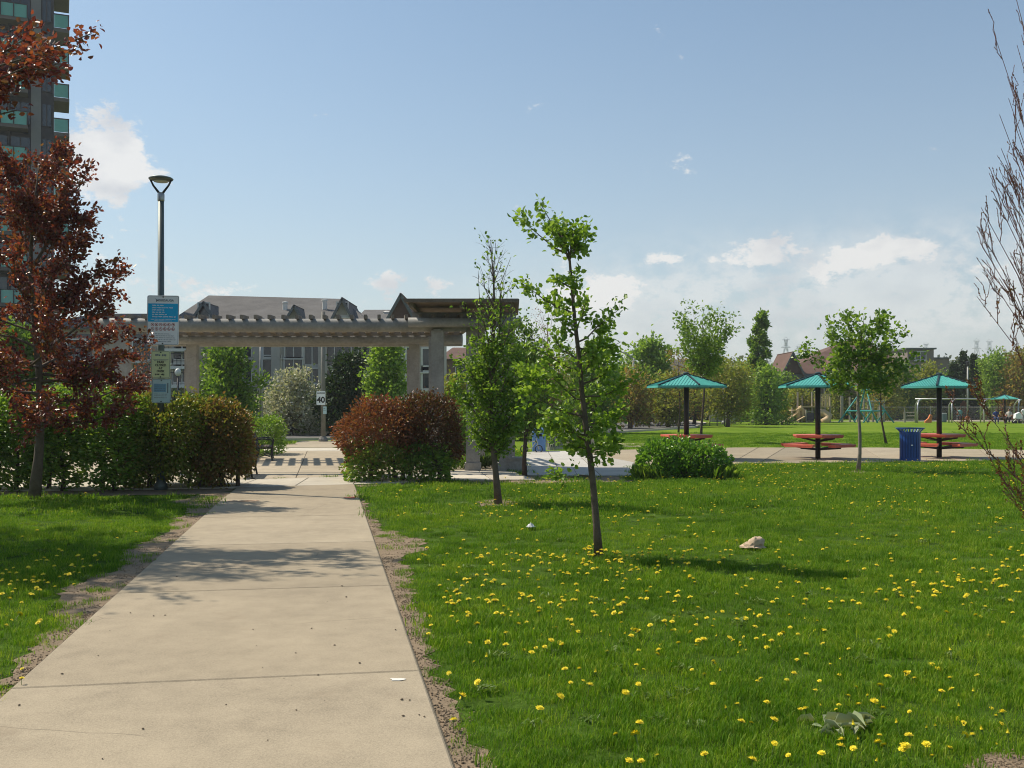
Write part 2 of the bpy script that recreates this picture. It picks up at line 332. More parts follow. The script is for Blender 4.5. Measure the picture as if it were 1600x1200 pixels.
# street with kerbs
RC = [(-80, 47.5), (-30, 48.5), (-14, 50.3), (0, 58), (9, 75), (13, 92), (15, 120), (16, 220)]
def offs(Lp, d):
    out = []
    for i, p in enumerate(Lp):
        a, b = Vector(Lp[max(i - 1, 0)]), Vector(Lp[min(i + 1, len(Lp) - 1)]); t = (b - a).normalized(); out.append((p[0] - t.y * d, p[1] + t.x * d))
    return out
def ribbon(name, Lp, d0, d1, z0, z1, m):
    a, b = offs(Lp, d0), offs(Lp, d1); mb = MB()
    for i in range(len(Lp) - 1): mb.prism([a[i], a[i + 1], b[i + 1], b[i]], z0, z1)
    return struct(mb.build(name, m))
ribbon('street', RC, -4.2, 4.2, -.2, .012, M_ASPH)
for d in (-4.4, 4.25): ribbon('kerb', RC, d, d + .15, -.2, .12, M_BAND)
ribbon('far_pavement', RC, 5.6, 7.4, -.2, .03, M_BAND)
dw = MB(); dw.prism([(-9.4, 39.7), (-6.9, 39.2), (-6.6, 47.4), (-9.6, 46.9)], -.1, .018); struct(dw.build('ramp', M_PLAZA))
sd = MB(); sd.prism([G(1290, 658.6), G(1640, 658.6), (75, 116), (44, 116)], -.1, .02); struct(sd.build('playground_sand', mat('sand', (.42, .37, .28), .95, .15, 2, .3)))
# bare soil beside the path and along the paving
SOIL = []
def soil(pts, z, rough=.12, name='bare_soil'):
    out = []
    for i in range(len(pts)):
        a, b = Vector(pts[i]), Vector(pts[(i + 1) % len(pts)]); n = max(2, int((b - a).length / .09)); t = (b - a).normalized(); nn = Vector((-t.y, t.x))
        for k in range(n): p = a + (b - a) * (k / n) + nn * random.uniform(-rough, rough) * .6; out.append((p.x, p.y))
    SOIL.append(out); mb = MB(); mb.poly([(*p, z) for p in out]); struct(mb.build(name, M_SOIL))
def along(edge, segs, side, z):
    for (y0, y1, w) in segs:
        n = 6; pts = [(edge(y0 + (y1 - y0) * i / n) - side * .05, y0 + (y1 - y0) * i / n) for i in range(n + 1)]
        pts += [(edge(y0 + (y1 - y0) * i / n) + side * w * math.sin(math.pi * (.12 + .76 * i / n)) * random.uniform(.7, 1.15), y0 + (y1 - y0) * i / n) for i in range(n, -1, -1)]
        soil(pts, z + y0 * .0001, .11)
along(PR, [(3.2, 5.2, .22), (4.9, 6.9, .14), (6.5, 8.9, .18), (8.5, 11.2, .27), (10.8, 13.4, .66), (13.0, 16, .14), (15.5, 19, .08)], 1, .006)
along(PL, [(4.5, 6.4, .1), (6.0, 8.4, .22), (7.8, 10.6, .62), (10.0, 13.2, .46), (12.6, 16.0, .38), (15.6, 19.4, .8)], -1, .007)
soil([G(560, 761), G(700, 757), G(840, 757), G(990, 752), G(988, 745), G(830, 744), G(700, 750), G(560, 757)], .005, .16)
soil([G(748, 792), G(800, 791), G(812, 785), G(775, 780), G(745, 784)], .008, .1)
soil([(-16, 18.6), (-9, 18.35), (-5.6, 18.9), (-5.35, 20.1), (-9, 20.6), (-16, 21)], .005, .2)
soil([G(1318, 741), G(1345, 742), G(1358, 738), G(1338, 735)], .008, .1)
soil([G(1505, 1200), G(1640, 1230), G(1700, 1185), G(1560, 1178)], .008, .06)
HARD = [[(PL(-5), -5), (PR(-5), -5), (PR(21.3) + .1, 21.3), (PL(21.3), 21.3)], BANDF + BANDB[::-1], PF + PB[::-1], WF + WB[::-1], KF + KB[::-1], [(-34, 36.6), (0, 36.2), (0, 38.4), (-34, 39.6)]]
# ------------------------------------------------------------------ grass blades on the lawn (scattered tufts)
def tuft_mesh(name, n, rad, h0, h1, wd, seed):
    rng = np.random.default_rng(seed); V, Fc = [], []
    for i in range(n):
        a = rng.uniform(0, 6.283); r = rad * math.sqrt(rng.uniform()); x, y = r * math.cos(a), r * math.sin(a); h = rng.uniform(h0, h1); az = rng.uniform(0, 6.283); ln = h * rng.uniform(.15, .95); w = wd * rng.uniform(.6, 1.2)
        dx, dy = math.cos(az), math.sin(az); sx, sy = -dy * w / 2, dx * w / 2; k = len(V)
        V += [(x + sx, y + sy, -.01), (x - sx, y - sy, -.01), (x + dx * ln * .35 - sx * .8, y + dy * ln * .35 - sy * .8, h * .62), (x + dx * ln * .35 + sx * .8, y + dy * ln * .35 + sy * .8, h * .62), (x + dx * ln, y + dy * ln, h)]
        Fc += [(k, k + 1, k + 2, k + 3), (k + 3, k + 2, k + 4)]
    me = bpy.data.meshes.new(name); me.from_pydata(V, [], Fc); me.materials.append(M_BLADE); return me
M_BLADE = leafmat('grass_blade', GRASS_COLS, .4, .6, .14)
def patchy(m):
    t = m.node_tree; h = NT.__new__(NT); h.t = t; g = [n for n in t.nodes if n.type == 'NEW_GEOMETRY'][0]; rp = [n for n in t.nodes if n.type == 'VALTORGB'][0]
    f = h.m('ADD', h.m('MULTIPLY', h.noise(g.outputs['Position'], .45, 4, .6), .5), h.m('MULTIPLY', h.noise(g.outputs['Position'], 2.6, 4, .65), .5))
    k = h.ramp(f, [(.34, (.32, .42, .32)), (.46, (.70, .80, .66)), (.55, (1.0, .98, .88)), (.66, (1.5, 1.2, 1.2))]); outs = [l.to_socket for l in rp.outputs[0].links]
    c = h.mix(1, rp.outputs[0], k, 'MULTIPLY')
    for s in outs: h.l(c, s)
patchy(M_BLADE)
M_CLOVER = leafmat('weed_leaf', [(.08, .15, .016), (.12, .20, .025), (.16, .23, .04)], .3)
def scatter_gn(name, pts, rots, scl, idx, sources, kind='stuff', label=None):
    me = bpy.data.meshes.new(name); me.from_pydata([tuple(p) for p in pts], [], [])
    a = me.attributes.new('rot', 'FLOAT_VECTOR', 'POINT'); a.data.foreach_set('vector', np.asarray(rots, np.float32).ravel())
    a = me.attributes.new('scl', 'FLOAT', 'POINT'); a.data.foreach_set('value', np.asarray(scl, np.float32))
    a = me.attributes.new('idx', 'INT', 'POINT'); a.data.foreach_set('value', np.asarray(idx, np.int32))
    o = obj(name, me); tag(o, label, kind=kind)
    ng = bpy.data.node_groups.new(name, 'GeometryNodeTree'); ng.interface.new_socket('Geometry', in_out='INPUT', socket_type='NodeSocketGeometry'); ng.interface.new_socket('Geometry', in_out='OUTPUT', socket_type='NodeSocketGeometry')
    N = ng.nodes.new; L = ng.links.new; gi = N('NodeGroupInput'); go = N('NodeGroupOutput'); iop = N('GeometryNodeInstanceOnPoints'); g2i = N('GeometryNodeGeometryToInstance')
    for s in sources[::-1]:
        oi = N('GeometryNodeObjectInfo'); oi.inputs['Object'].default_value = s; oi.inputs['As Instance'].default_value = True; L(oi.outputs['Geometry'], g2i.inputs[0])
    L(gi.outputs[0], iop.inputs['Points']); L(g2i.outputs[0], iop.inputs['Instance']); iop.inputs['Pick Instance'].default_value = True
    def attr(nm, typ):
        nd = N('GeometryNodeInputNamedAttribute'); nd.data_type = typ; nd.inputs['Name'].default_value = nm; return nd.outputs['Attribute']
    L(attr('idx', 'INT'), iop.inputs['Instance Index']); L(attr('rot', 'FLOAT_VECTOR'), iop.inputs['Rotation']); L(attr('scl', 'FLOAT'), iop.inputs['Scale'])
    L(iop.outputs[0], go.inputs[0]); md = o.modifiers.new('scatter', 'NODES'); md.node_group = ng
    return o
def hidden(me): return bpy.data.objects.new(me.name, me)      # a source for scattering, never linked to the scene
def lawn_points(rng, bands):
    P = []
    for y0, y1, dens in bands:
        w = y1 * .5 + 2.5; n = int((y1 - y0) * 2 * w * dens); x = rng.uniform(-w, w, n); y = rng.uniform(y0, y1, n); keep = np.ones(n, bool)
        for h in HARD: keep &= ~inpoly(x, y, h)
        for s in SOIL: keep &= ~(inpoly(x, y, s) & (rng.uniform(size=n) < .80))
        keep &= ~((y > 18.4) & (x < -5.2) & (y < 38))  & ~((y > 36) & (x < 1.5))
        P.append(np.stack([x[keep], y[keep]], 1))
    return np.concatenate(P)
def build_grass():
    rng = np.random.default_rng(11)
    src = [hidden(tuft_mesh('grass_tuft', 105, .13, .02, .05, .0046, k)) for k in range(4)] + [hidden(tuft_mesh('tall_tuft', 60, .10, .035, .075, .0050, 20 + k)) for k in range(2)] \
        + [hidden(tuft_mesh('far_tuft', 90, .26, .025, .06, .009, 40 + k)) for k in range(3)]
    near = lawn_points(rng, [(2.5, 6, 110), (6, 10, 75), (10, 15, 46)]); far = lawn_points(rng, [(15, 24, 24), (24, 36, 14), (36, 60, 7)])
    n, f = len(near), len(far); P = np.concatenate([near, far])
    tall = (np.sin(P[:, 0] * 2.3 + 1.7 * np.sin(P[:, 1] * 1.1)) + np.sin(P[:, 1] * 1.9 + 2 * np.sin(P[:, 0] * .8)) + rng.normal(size=n + f) * .6)
    idx = np.where(np.arange(n + f) < n, np.where(tall > 1.9, rng.integers(4, 6, n + f), rng.integers(0, 4, n + f)), rng.integers(6, 9, n + f))
    scl = rng.uniform(.75, 1.2, n + f) * (1 + .14 * np.clip(tall, -1.5, 1.5))
    for s in SOIL[:13]:
        c = np.array(s)
        dd = np.min(np.abs(P[:, None, 0] - c[None, ::6, 0]) + np.abs(P[:, None, 1] - c[None, ::6, 1]), 1); scl *= np.where(dd < .22, .78, 1)
    rot = np.stack([rng.normal(size=n + f) * .12, rng.normal(size=n + f) * .12, rng.uniform(0, 6.28, n + f)], 1)
    scatter_gn('grass', np.concatenate([P, np.zeros((n + f, 1))], 1), rot, scl, idx, src)
    # broad low weed leaves (clover, dandelion rosettes)
    mb_src = []
    for k in range(3):
        r = np.random.default_rng(60 + k); q = 26; a = r.uniform(0, 6.28, q); pos = np.stack([r.normal(size=q) * .03, r.normal(size=q) * .03, r.uniform(.01, .03, q)], 1); ax = np.stack([np.cos(a), np.sin(a), r.uniform(.2, .9, q)], 1)
        V, Fc = leaf_arrays(pos, ax, np.tile([0, 0, 1.], (q, 1)), r.uniform(.025, .055, q), .3, .12); mb_src.append(hidden(np_mesh('weed', V, Fc, M_CLOVER)))
    wp = lawn_points(rng, [(3, 9, 3), (9, 20, 2)]); q = len(wp)
    scatter_gn('weeds', np.concatenate([wp, np.zeros((q, 1))], 1), np.stack([np.zeros(q), np.zeros(q), rng.uniform(0, 6.28, q)], 1), rng.uniform(.5, 1.1, q), rng.integers(0, 3, q), mb_src)
    # crumbs of soil and dry bits on the bare patches
    cr = []
    for s in SOIL:
        c = np.array(s); x = rng.uniform(c[:, 0].min(), c[:, 0].max(), 1500); y = rng.uniform(c[:, 1].min(), c[:, 1].max(), 1500); k = inpoly(x, y, s) & (y < 20); cr.append(np.stack([x[k], y[k]], 1)[:130])
    cr = np.concatenate(cr); q = len(cr); cm = []
    for k in range(3):
        r = np.random.default_rng(80 + k); mb = MB()
        for j in range(5): mb.lathe([(.001, 0), (.006, .002), (.005, .006), (.001, .008)], (r.normal() * .04, r.normal() * .04, 0), 5)
        cm.append(hidden(mb.mesh('soil_crumb', M_SOIL)))
    scatter_gn('soil_crumbs', np.concatenate([cr, np.full((q, 1), .006)], 1), np.stack([np.zeros(q), np.zeros(q), rng.uniform(0, 6.28, q)], 1), rng.uniform(.3, 1.2, q), rng.integers(0, 3, q), cm)
build_grass()
# ------------------------------------------------------------------ trees, hedges, bushes
BARK = mat('bark', (.13, .10, .075), .9, .35, 9, .8); BARK_GREY = mat('grey_bark', (.23, .20, .165), .9, .35, 10, .8); BARK_DARK = mat('dark_bark', (.075, .055, .042), .9, .3, 9, .8); TWIG = mat('red_twig', (.19, .10, .095), .8, .3, 12)
L_FRESH = leafmat('fresh_leaf', [(.11, .20, .018), (.17, .29, .03), (.23, .36, .05), (.30, .42, .09)], .5, .38, .55)
L_GREEN = leafmat('green_leaf', [(.075, .15, .015), (.12, .22, .022), (.17, .29, .035), (.25, .35, .06)], .5, .4, .5)
L_MID = leafmat('mid_leaf', [(.085, .16, .022), (.13, .23, .032), (.19, .29, .05)], .45)
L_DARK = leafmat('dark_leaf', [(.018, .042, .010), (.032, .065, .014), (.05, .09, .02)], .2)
L_COPPER = leafmat('copper_leaf', [(.09, .017, .018), (.15, .028, .026), (.23, .045, .032), (.31, .085, .036), (.16, .085, .03), (.13, .022, .025)], .38, .32, .55)
L_BRONZE = leafmat('bronze_leaf', [(.20, .13, .04), (.27, .18, .05), (.27, .25, .055), (.22, .27, .05)], .45)
L_YELLOW = leafmat('yellow_green_leaf', [(.19, .22, .03), (.25, .29, .04), (.27, .25, .05), (.17, .25, .035)], .42)
L_HEDGE = leafmat('hedge_leaf', [(.07, .16, .015), (.125, .235, .022), (.18, .30, .04), (.23, .30, .05)], .45, .38, .5)
L_HEDGE_RED = leafmat('copper_hedge_leaf', [(.16, .045, .022), (.25, .075, .032), (.30, .12, .045), (.20, .075, .03), (.17, .12, .035)], .3, .45, .45)
L_HEDGE_MIX = leafmat('mixed_hedge_leaf', [(.10, .19, .018), (.18, .26, .03), (.23, .19, .045), (.14, .22, .025), (.26, .29, .05), (.18, .11, .03)], .4, .38, .5)
L_WHITE = leafmat('white_blossom', [(.42, .42, .36), (.55, .53, .45), (.16, .22, .06), (.60, .58, .50)], .3)
L_BUD = leafmat('bud_leaf', [(.16, .04, .03), (.22, .08, .04), (.13, .10, .03)], .3)
def limb(mb, rng, p0, tip, r0, nsub, sub, spots, lift=.15, n=5, wig=.06, tw=.5):
    p0, tip = Vector(p0), Vector(tip); d = tip - p0; Ln = d.length or .01; pts = []
    for i in range(5):
        t = i / 4; q = p0 + d * t; q.z -= lift * Ln * 4 * t * (1 - t) * .5
        if 0 < i < 4: q += Vector(rng.normal(size=3)) * Ln * wig * .5
        pts.append(q)
    mb.tube(pts, [max(r0 * (1 - .85 * i / 4), .0025) for i in range(5)], n, False)
    for i in range(1, 5): spots.append((pts[i], d.normalized()))
    for k in range(nsub):
        t = rng.uniform(.22, .98); i = min(int(t * 4), 3); a = pts[i].lerp(pts[i + 1], t * 4 - i)
        v = d.normalized() * rng.uniform(.4, .9) + Vector(rng.normal(size=3)) * .55; v.z += .15; v.normalize(); L = sub * rng.uniform(.5, 1.1) * (1.15 - .5 * t)
        b = a + v * L * .55 + Vector(rng.normal(size=3)) * L * .06; c = a + v * L + Vector((0, 0, .06 * L))
        mb.tube([a, b, c], [max(r0 * tw * (1 - .6 * t), .002), max(r0 * tw * .5, .0015), .0012], 4, False)
        for s in (.35, .6, .8, 1.0): spots.append((a.lerp(c, s), v))
def tree(name, label, base, H, cb, Rm, leaf, nleaf, lsize, seed, bark=None, tr=.06, nl=24, nsub=6, prof=None, el=(15, 60), lean=(0, 0), group=None, extra=(), cat='tree', six=False, wid=.62, jit=.09, sub=None, lift=.15, droop=-.15, twigs=False, fork=1., trunk_n=9, lw=None):
    rng = np.random.default_rng(seed); bark = bark or BARK; prof = prof or (lambda t: math.sin(math.pi * (.12 + .80 * t)) ** .7)
    root = thing(name, base, label, cat, group); tk = MB(); spots = []
    top = H * .96 * fork; wig = lambda t: Vector((lean[0] * t + math.sin(t * 7 + seed) * .012 * H, lean[1] * t + math.cos(t * 6 + seed * 2) * .012 * H, top * t - (.05 if t == 0 else 0)))
    path = [wig(i / 8) for i in range(9)]
    tk.tube(path, [tr * (1.35 if i == 0 else 1) * (1 - .92 * (i / 8) ** 1.15) + .003 for i in range(9)], trunk_n)
    def on(z):
        t = min(max(z / top, 0), 1) * 8; i = min(int(t), 7); return path[i].lerp(path[i + 1], t - i)
    if nl: spots.append((path[8], Vector((0, 0, 1))))
    for i in range(nl):
        t = (i + rng.uniform(0, 1)) / nl; az = i * 2.39996 + rng.uniform(-.4, .4); e = R(el[0] + (el[1] - el[0]) * t + rng.uniform(-8, 8)); rr = Rm * prof(t) * rng.uniform(.55, 1.15)
        zt = H * cb + H * (1 - cb) * t; z0 = max(zt - rr * math.tan(e) * .75, H * cb * .72); z0 = min(z0, top * .97); p0 = on(z0)
        tip = Vector((p0.x + rr * math.cos(az), p0.y + rr * math.sin(az), min(max(zt, z0 + .02), H * 1.02)))
        limb(tk, rng, p0, tip, tr * .42 * (1 - .6 * t), nsub, sub or Rm * .45, spots, lift)
    for (z0, tip, ns, sb) in extra: limb(tk, rng, on(z0), tip, tr * .38, ns, sb, spots, .05)
    tk.build('trunk', bark, root, True)
    if nleaf:
        if lw: w = np.array([max(1e-4, lw(s[0].z / H)) for s in spots]); k = rng.choice(len(spots), nleaf, p=w / w.sum())
        else: k = rng.integers(0, len(spots), nleaf)
        P = np.array([spots[j][0] for j in k]) + rng.normal(size=(nleaf, 3)) * jit; D = np.array([spots[j][1] for j in k])
        leaves('crown', P, D, lsize, leaf, root, rng, six, wid, droop=droop)
    return root, spots
# --- the near sapling, limb by limb as it stands
def near_sapling():
    d0 = 11.14; rng = np.random.default_rng(5); bx, by = X(936, d0), d0
    root = thing('sapling', (bx, by), 'slender young tree with big bright green leaves and bent trunk rising from the dandelion lawn', 'tree')
    loc = lambda px, py, dd=0.: Vector((X(px, d0) - bx, dd, Z(py, d0)))
    tp = [(936, 874), (932, 820), (927, 760), (922, 715), (916, 670), (909, 610), (905, 560), (898, 500), (893, 440), (889, 395), (878, 368)]
    tk = MB(); path = [loc(*p) for p in tp]; tk.tube(path, [.055, .040, .036, .034, .032, .028, .025, .021, .017, .013, .007], 10)
    spots = []
    limbs = [((889, 398), (815, 340, .1), 5, .16), ((884, 382), (843, 318, -.1), 5, .16), ((886, 385), (872, 345, .15), 5, .18), ((889, 398), (915, 348, .05), 5, .16), ((890, 405), (907, 372, -.15), 4, .15), ((889, 400), (860, 365, -.2), 5, .17), ((890, 408), (882, 352, .2), 5, .15), ((889, 402), (899, 350, -.1), 4, .14),
             ((894, 450), (868, 432, .1), 4, .12), ((897, 490), (812, 441, -.05), 6, .13), ((896, 480), (898, 425, -.1), 4, .12), ((899, 510), (862, 470, .15), 6, .18), ((900, 520), (918, 458, .1), 6, .16), ((902, 535), (968, 483, -.1), 8, .12), ((901, 525), (870, 500, -.2), 6, .2), ((903, 545), (972, 533, .1), 6, .1), ((905, 560), (945, 520, .2), 6, .2), ((905, 565), (860, 520, .2), 6, .22),
             ((906, 580), (835, 545, -.15), 9, .25), ((908, 600), (965, 570, .2), 9, .25), ((907, 590), (925, 550, -.25), 7, .2), ((909, 610), (815, 580, .15), 10, .28), ((910, 620), (975, 605, -.2), 9, .25), ((911, 625), (860, 590, -.3), 9, .25), ((912, 635), (945, 610, .3), 8, .22), ((914, 650), (825, 615, .0), 10, .28), ((914, 655), (880, 620, .35), 9, .25), ((915, 665), (965, 650, .1), 7, .22), ((917, 680), (838, 645, -.2), 9, .25), ((918, 690), (880, 660, -.3), 7, .2), ((920, 705), (962, 695, .1), 6, .16), ((921, 710), (895, 690, .2), 6, .16), ((925, 745), (857, 738, -.05), 4, .14), ((922, 715), (945, 700, -.2), 6, .16), ((920, 700), (870, 680, .2), 7, .2), ((918, 685), (935, 660, -.3), 7, .22)]
    for (a, b, ns, sb) in limbs:
        s0 = []; limb(tk, rng, loc(*a), loc(b[0], b[1], b[2]), .0115, ns, sb, s0, .12, 6, .05, .35); spots += s0[1:]
    tk.build('trunk', BARK, root, True)
    n = 4700; k = rng.integers(0, len(spots), n); P = np.array([spots[j][0] for j in k]) + rng.normal(size=(n, 3)) * .04; D = np.array([spots[j][1] for j in k])
    # the 300 nearest leaves are pieces of their own, the rest one part
    order = np.argsort(P[:, 1]); near, rest = order[:300], order[300:]
    leaves('foliage', P[rest], D[rest], .058, L_FRESH, root, rng, True, .72, .5, -.25)['kind'] = 'stuff'
    V, Fc = leaf_arrays([[0, 0, 0]], [[0, 1, 0]], [[0, 0, 1]], [1], .72, .18); me = np_mesh('leaf', V, Fc, L_FRESH)
    for j in near:
        o = obj('leaf', me, root, Vector(P[j])); ax = Vector(D[j]) + Vector(rng.normal(size=3)) * .5; ax.z -= .25; o.rotation_euler = (ax.to_track_quat('Y', 'Z') @ Matrix.Rotation(rng.normal() * .7, 3, 'Y').to_quaternion()).to_euler(); s = .058 * rng.uniform(.7, 1.2); o.scale = (s, s, s)
near_sapling()
colp = lambda t: .55 + .45 * math.sin(math.pi * min(1, t * 1.25 + .1)) if t < .72 else .5 * (1 - t) / .28 + .05
# --- second sapling: dense below, thin upright twigs above
tree('columnar_tree', 'narrow upright young tree, thin twiggy top above dense green leaves, beside the concrete column', G(775, 788), 4.45, .22, .58, L_GREEN, 8500, .066, 21, BARK, .052, 60, 6, lambda t: (.55 + .55 * math.sin(math.pi * t / .62)) if t < .62 else .75 - .62 * (t - .62) / .38, (48, 80), (-.10, 0), six=True, wid=.6, jit=.055, sub=.30, lift=.05, lw=lambda t: 1 if t < .62 else (.12 if t < .75 else .035),
     extra=[(2.2, (-.30, .1, 3.9), 8, .2), (2.4, (.25, -.1, 4.1), 8, .2)])
tree('young_tree', 'dark leafy young tree behind the narrow upright tree, left of the bent sapling', (X(822, 23.6), 23.6), 3.55, .3, .72, L_MID, 4200, .085, 23, BARK_DARK, .05, 34, 6, None, (25, 65), jit=.08)
tree('bare_twig_tree', 'thin purple-brown tree with hardly any leaves behind the bent sapling', (X(858, 42), 42), 5.6, .35, 1.1, L_BUD, 700, .07, 24, TWIG, .06, 34, 7, None, (45, 75), jit=.08, twigs=True)
# --- copper trees on the left
tree('copper_tree', 'copper-leaved tree with grey trunk in front of the clipped green hedge', (X(54, 17.96), 17.96), 6.15, .25, 1.98, L_COPPER, 22000, .08, 31, BARK, .085, 30, 12, lambda t: (.95 if t < .45 else .95 - .75 * (t - .45) / .55) * (1 + .24 * math.sin(t * 23)), (8, 62), (.05, 0), jit=.06, sub=.56, six=True,
     extra=[(2.6, (X(182, 17.9) + 8.36, -.3, Z(478, 17.9)), 7, .35), (3.1, (X(180, 17.5) + 8.36, -.4, Z(405, 17.5)), 8, .35), (4.0, (X(128, 18) + 8.36, .2, Z(268, 18)), 9, .4), (2.2, (X(160, 18) + 8.36, .3, Z(590, 18)), 8, .4)])
tree('copper_tree', 'copper-leaved branch of a taller tree reaching in over the balcony tower at the top left', (-9.3, 12.9), 8.2, .50, 2.5, L_COPPER, 26000, .082, 33, BARK, .12, 36, 12, None, (10, 60), jit=.085, sub=.8, six=True,
     extra=[(5.0, (X(138, 12.9) + 9.3, .1, Z(48, 12.9)), 14, .42), (4.9, (X(112, 12.9) + 9.3, -.3, Z(88, 12.9)), 14, .42), (4.8, (X(70, 12.9) + 9.3, .3, Z(70, 12.9)), 12, .4), (4.6, (X(30, 12.9) + 9.3, .2, Z(110, 12.9)), 10, .4), (4.2, (X(15, 12.9) + 9.3, .2, Z(165, 12.9)), 8, .3), (4.9, (X(66, 13.8) + 9.3, .9, Z(72, 13.8)), 14, .5), (4.8, (X(40, 12) + 9.3, -.9, Z(60, 12)), 14, .5), (4.6, (X(92, 13.4) + 9.3, .5, Z(98, 13.4)), 12, .4), (4.7, (X(52, 12.4) + 9.3, -.5, Z(100, 12.4)), 14, .45)])
# --- tree off the right edge whose budding branches lean in
def bud_tree():
    rng = np.random.default_rng(41); d0 = 10.6; bx = X(1712, d0); root = thing('budding_tree', (bx, d0), 'budding multi-stemmed tree with bare reddish upright twigs at the right edge of the lawn', 'tree')
    tk = MB(); spots = []; buds = []
    def stem(pts, r, depth):
        pts = [Vector(p) for p in pts]; tk.tube(pts, [r * (1 - .8 * i / (len(pts) - 1)) + .0014 for i in range(len(pts))], 6 if depth == 0 else 4, False)
        for i in range(len(pts) - 1):
            for s in np.arange(.1, 1, .16 if depth else .35): buds.append((pts[i].lerp(pts[i + 1], s), (pts[i + 1] - pts[i]).normalized()))
        if depth > 2: return
        for k in range((6, 7, 3)[depth]):
            t = rng.uniform(.18, .95); i = min(int(t * (len(pts) - 1)), len(pts) - 2); a = pts[i].lerp(pts[i + 1], t * (len(pts) - 1) - i); d = (pts[i + 1] - pts[i]).normalized()
            v = d * .9 + Vector((rng.normal() * .28, rng.normal() * .35, .35)); v.normalize(); L = (1.1, .5, .24)[depth] * rng.uniform(.5, 1.15) * (1.1 - .4 * t)
            stem([a, a + v * L * .35 + Vector(rng.normal(size=3)) * .02, a + v * L * .7 + Vector((0, 0, .03)), a + v * L + Vector((0, 0, .1 * L))], r * (.42 if depth == 0 else .5), depth + 1)
    tk.tube([(0, 0, -.05), (-.02, 0, .35), (-.03, 0, .7)], [.075, .065, .05], 10)
    for i, (px, py) in enumerate([(1583, 20), (1594, -60), (1604, 60), (1571, 150), (1556, 206), (1541, 285), (1531, 292), (1547, 345), (1562, 262), (1590, 215), (1612, 150), (1546, 428), (1560, 455), (1577, 370), (1596, 300), (1630, -80), (1660, -40), (1700, -120), (1760, 20), (1800, 120), (1604, 400), (1582, 480), (1566, 320), (1588, 110), (1608, 230), (1578, 210), (1552, 300), (1600, 350), (1624, 60), (1618, 180), (1575, 60), (1589, 60), (1598, 140), (1560, 180), (1549, 240), (1543, 320), (1555, 370), (1566, 410), (1580, 430), (1594, 460), (1584, 330), (1596, 260), (1570, 440), (1592, 420), (1586, 250)]):
        q = Vector((X(px, d0) - bx, rng.uniform(-.5, .5), Z(py, d0))); m = Vector((q.x * .5 + .12, q.y * .5, q.z * .55 + .1)); m2 = q.lerp(m, .45) + Vector((.06, 0, 0)); stem([(-.03, 0, .45), (q.x * .22 + .06, q.y * .2, q.z * .28 + .25), m, m2, q], .0068, 1)
    for (px, py, dd) in [(1500, 655, .2), (1520, 700, -.3), (1545, 640, .1), (1530, 760, -.5), (1555, 800, -.6), (1570, 690, 0)]:
        q = Vector((X(px, d0) - bx, dd, Z(py, d0))); stem([(-.03, 0, .35), q * .4 + Vector((0, 0, .12)), q * .75 + Vector((0, 0, .03)), q], .0065, 1)
    tk.build('trunk', TWIG, root, True)
    P = np.array([b[0] for b in buds]); D = np.array([b[1] for b in buds]); leaves('buds', P, D, .021, L_BUD, root, rng, False, .55, jit=.35, droop=.1)
    low = (P[:, 2] < 2.9) & (rng.uniform(size=len(P)) < .35); leaves('young_leaves', P[low], D[low], .032, leafmat('young_red_leaf', [(.16, .05, .02), (.20, .08, .025), (.12, .13, .03)], .35), root, rng, False, .6)
bud_tree()
# --- maple in front of the brown roof, and slim trees on the lawn
tree('maple_tree', 'young maple with pale trunk and windblown green crown between two turquoise shelters', G(1339, 737.5), 3.86, .55, 1.12, L_GREEN, 3900, .115, 51, BARK_GREY, .045, 15, 9, lambda t: .6 + .5 * math.sin(math.pi * min(1, t * 1.05)), (20, 62), (.12, 0), jit=.085, sub=.42, wid=.8, extra=[(2.3, (1.05, 0, 3.35), 6, .3), (2.5, (.75, .2, 3.8), 6, .3), (2.6, (.15, 0, 3.9), 6, .3)])
tree('slim_tree', 'slim tree with dark slanted stem standing on the lawn left of the blue bin', G(1385, 694), 3.6, .5, .55, L_BRONZE, 420, .09, 53, BARK_DARK, .045, 20, 5, None, (35, 65), (-.5, 0))
tree('vase_tree', 'tall slim tree with vase-shaped windblown crown behind the first turquoise shelter', G(1097, 691), 6.1, .50, 1.5, L_GREEN, 4600, .15, 55, BARK_DARK, .055, 22, 8, lambda t: .22 + .95 * t, (46, 66), (.1, 0), jit=.13, sub=.6)
tree('slim_tree', 'slim thin-leaved tree rising by the black street fence behind the round bush', (X(1061, 62), 62), 5.2, .3, 1.2, L_BRONZE, 1300, .12, 56, BARK_DARK, .05, 22, 6, None, (30, 60))
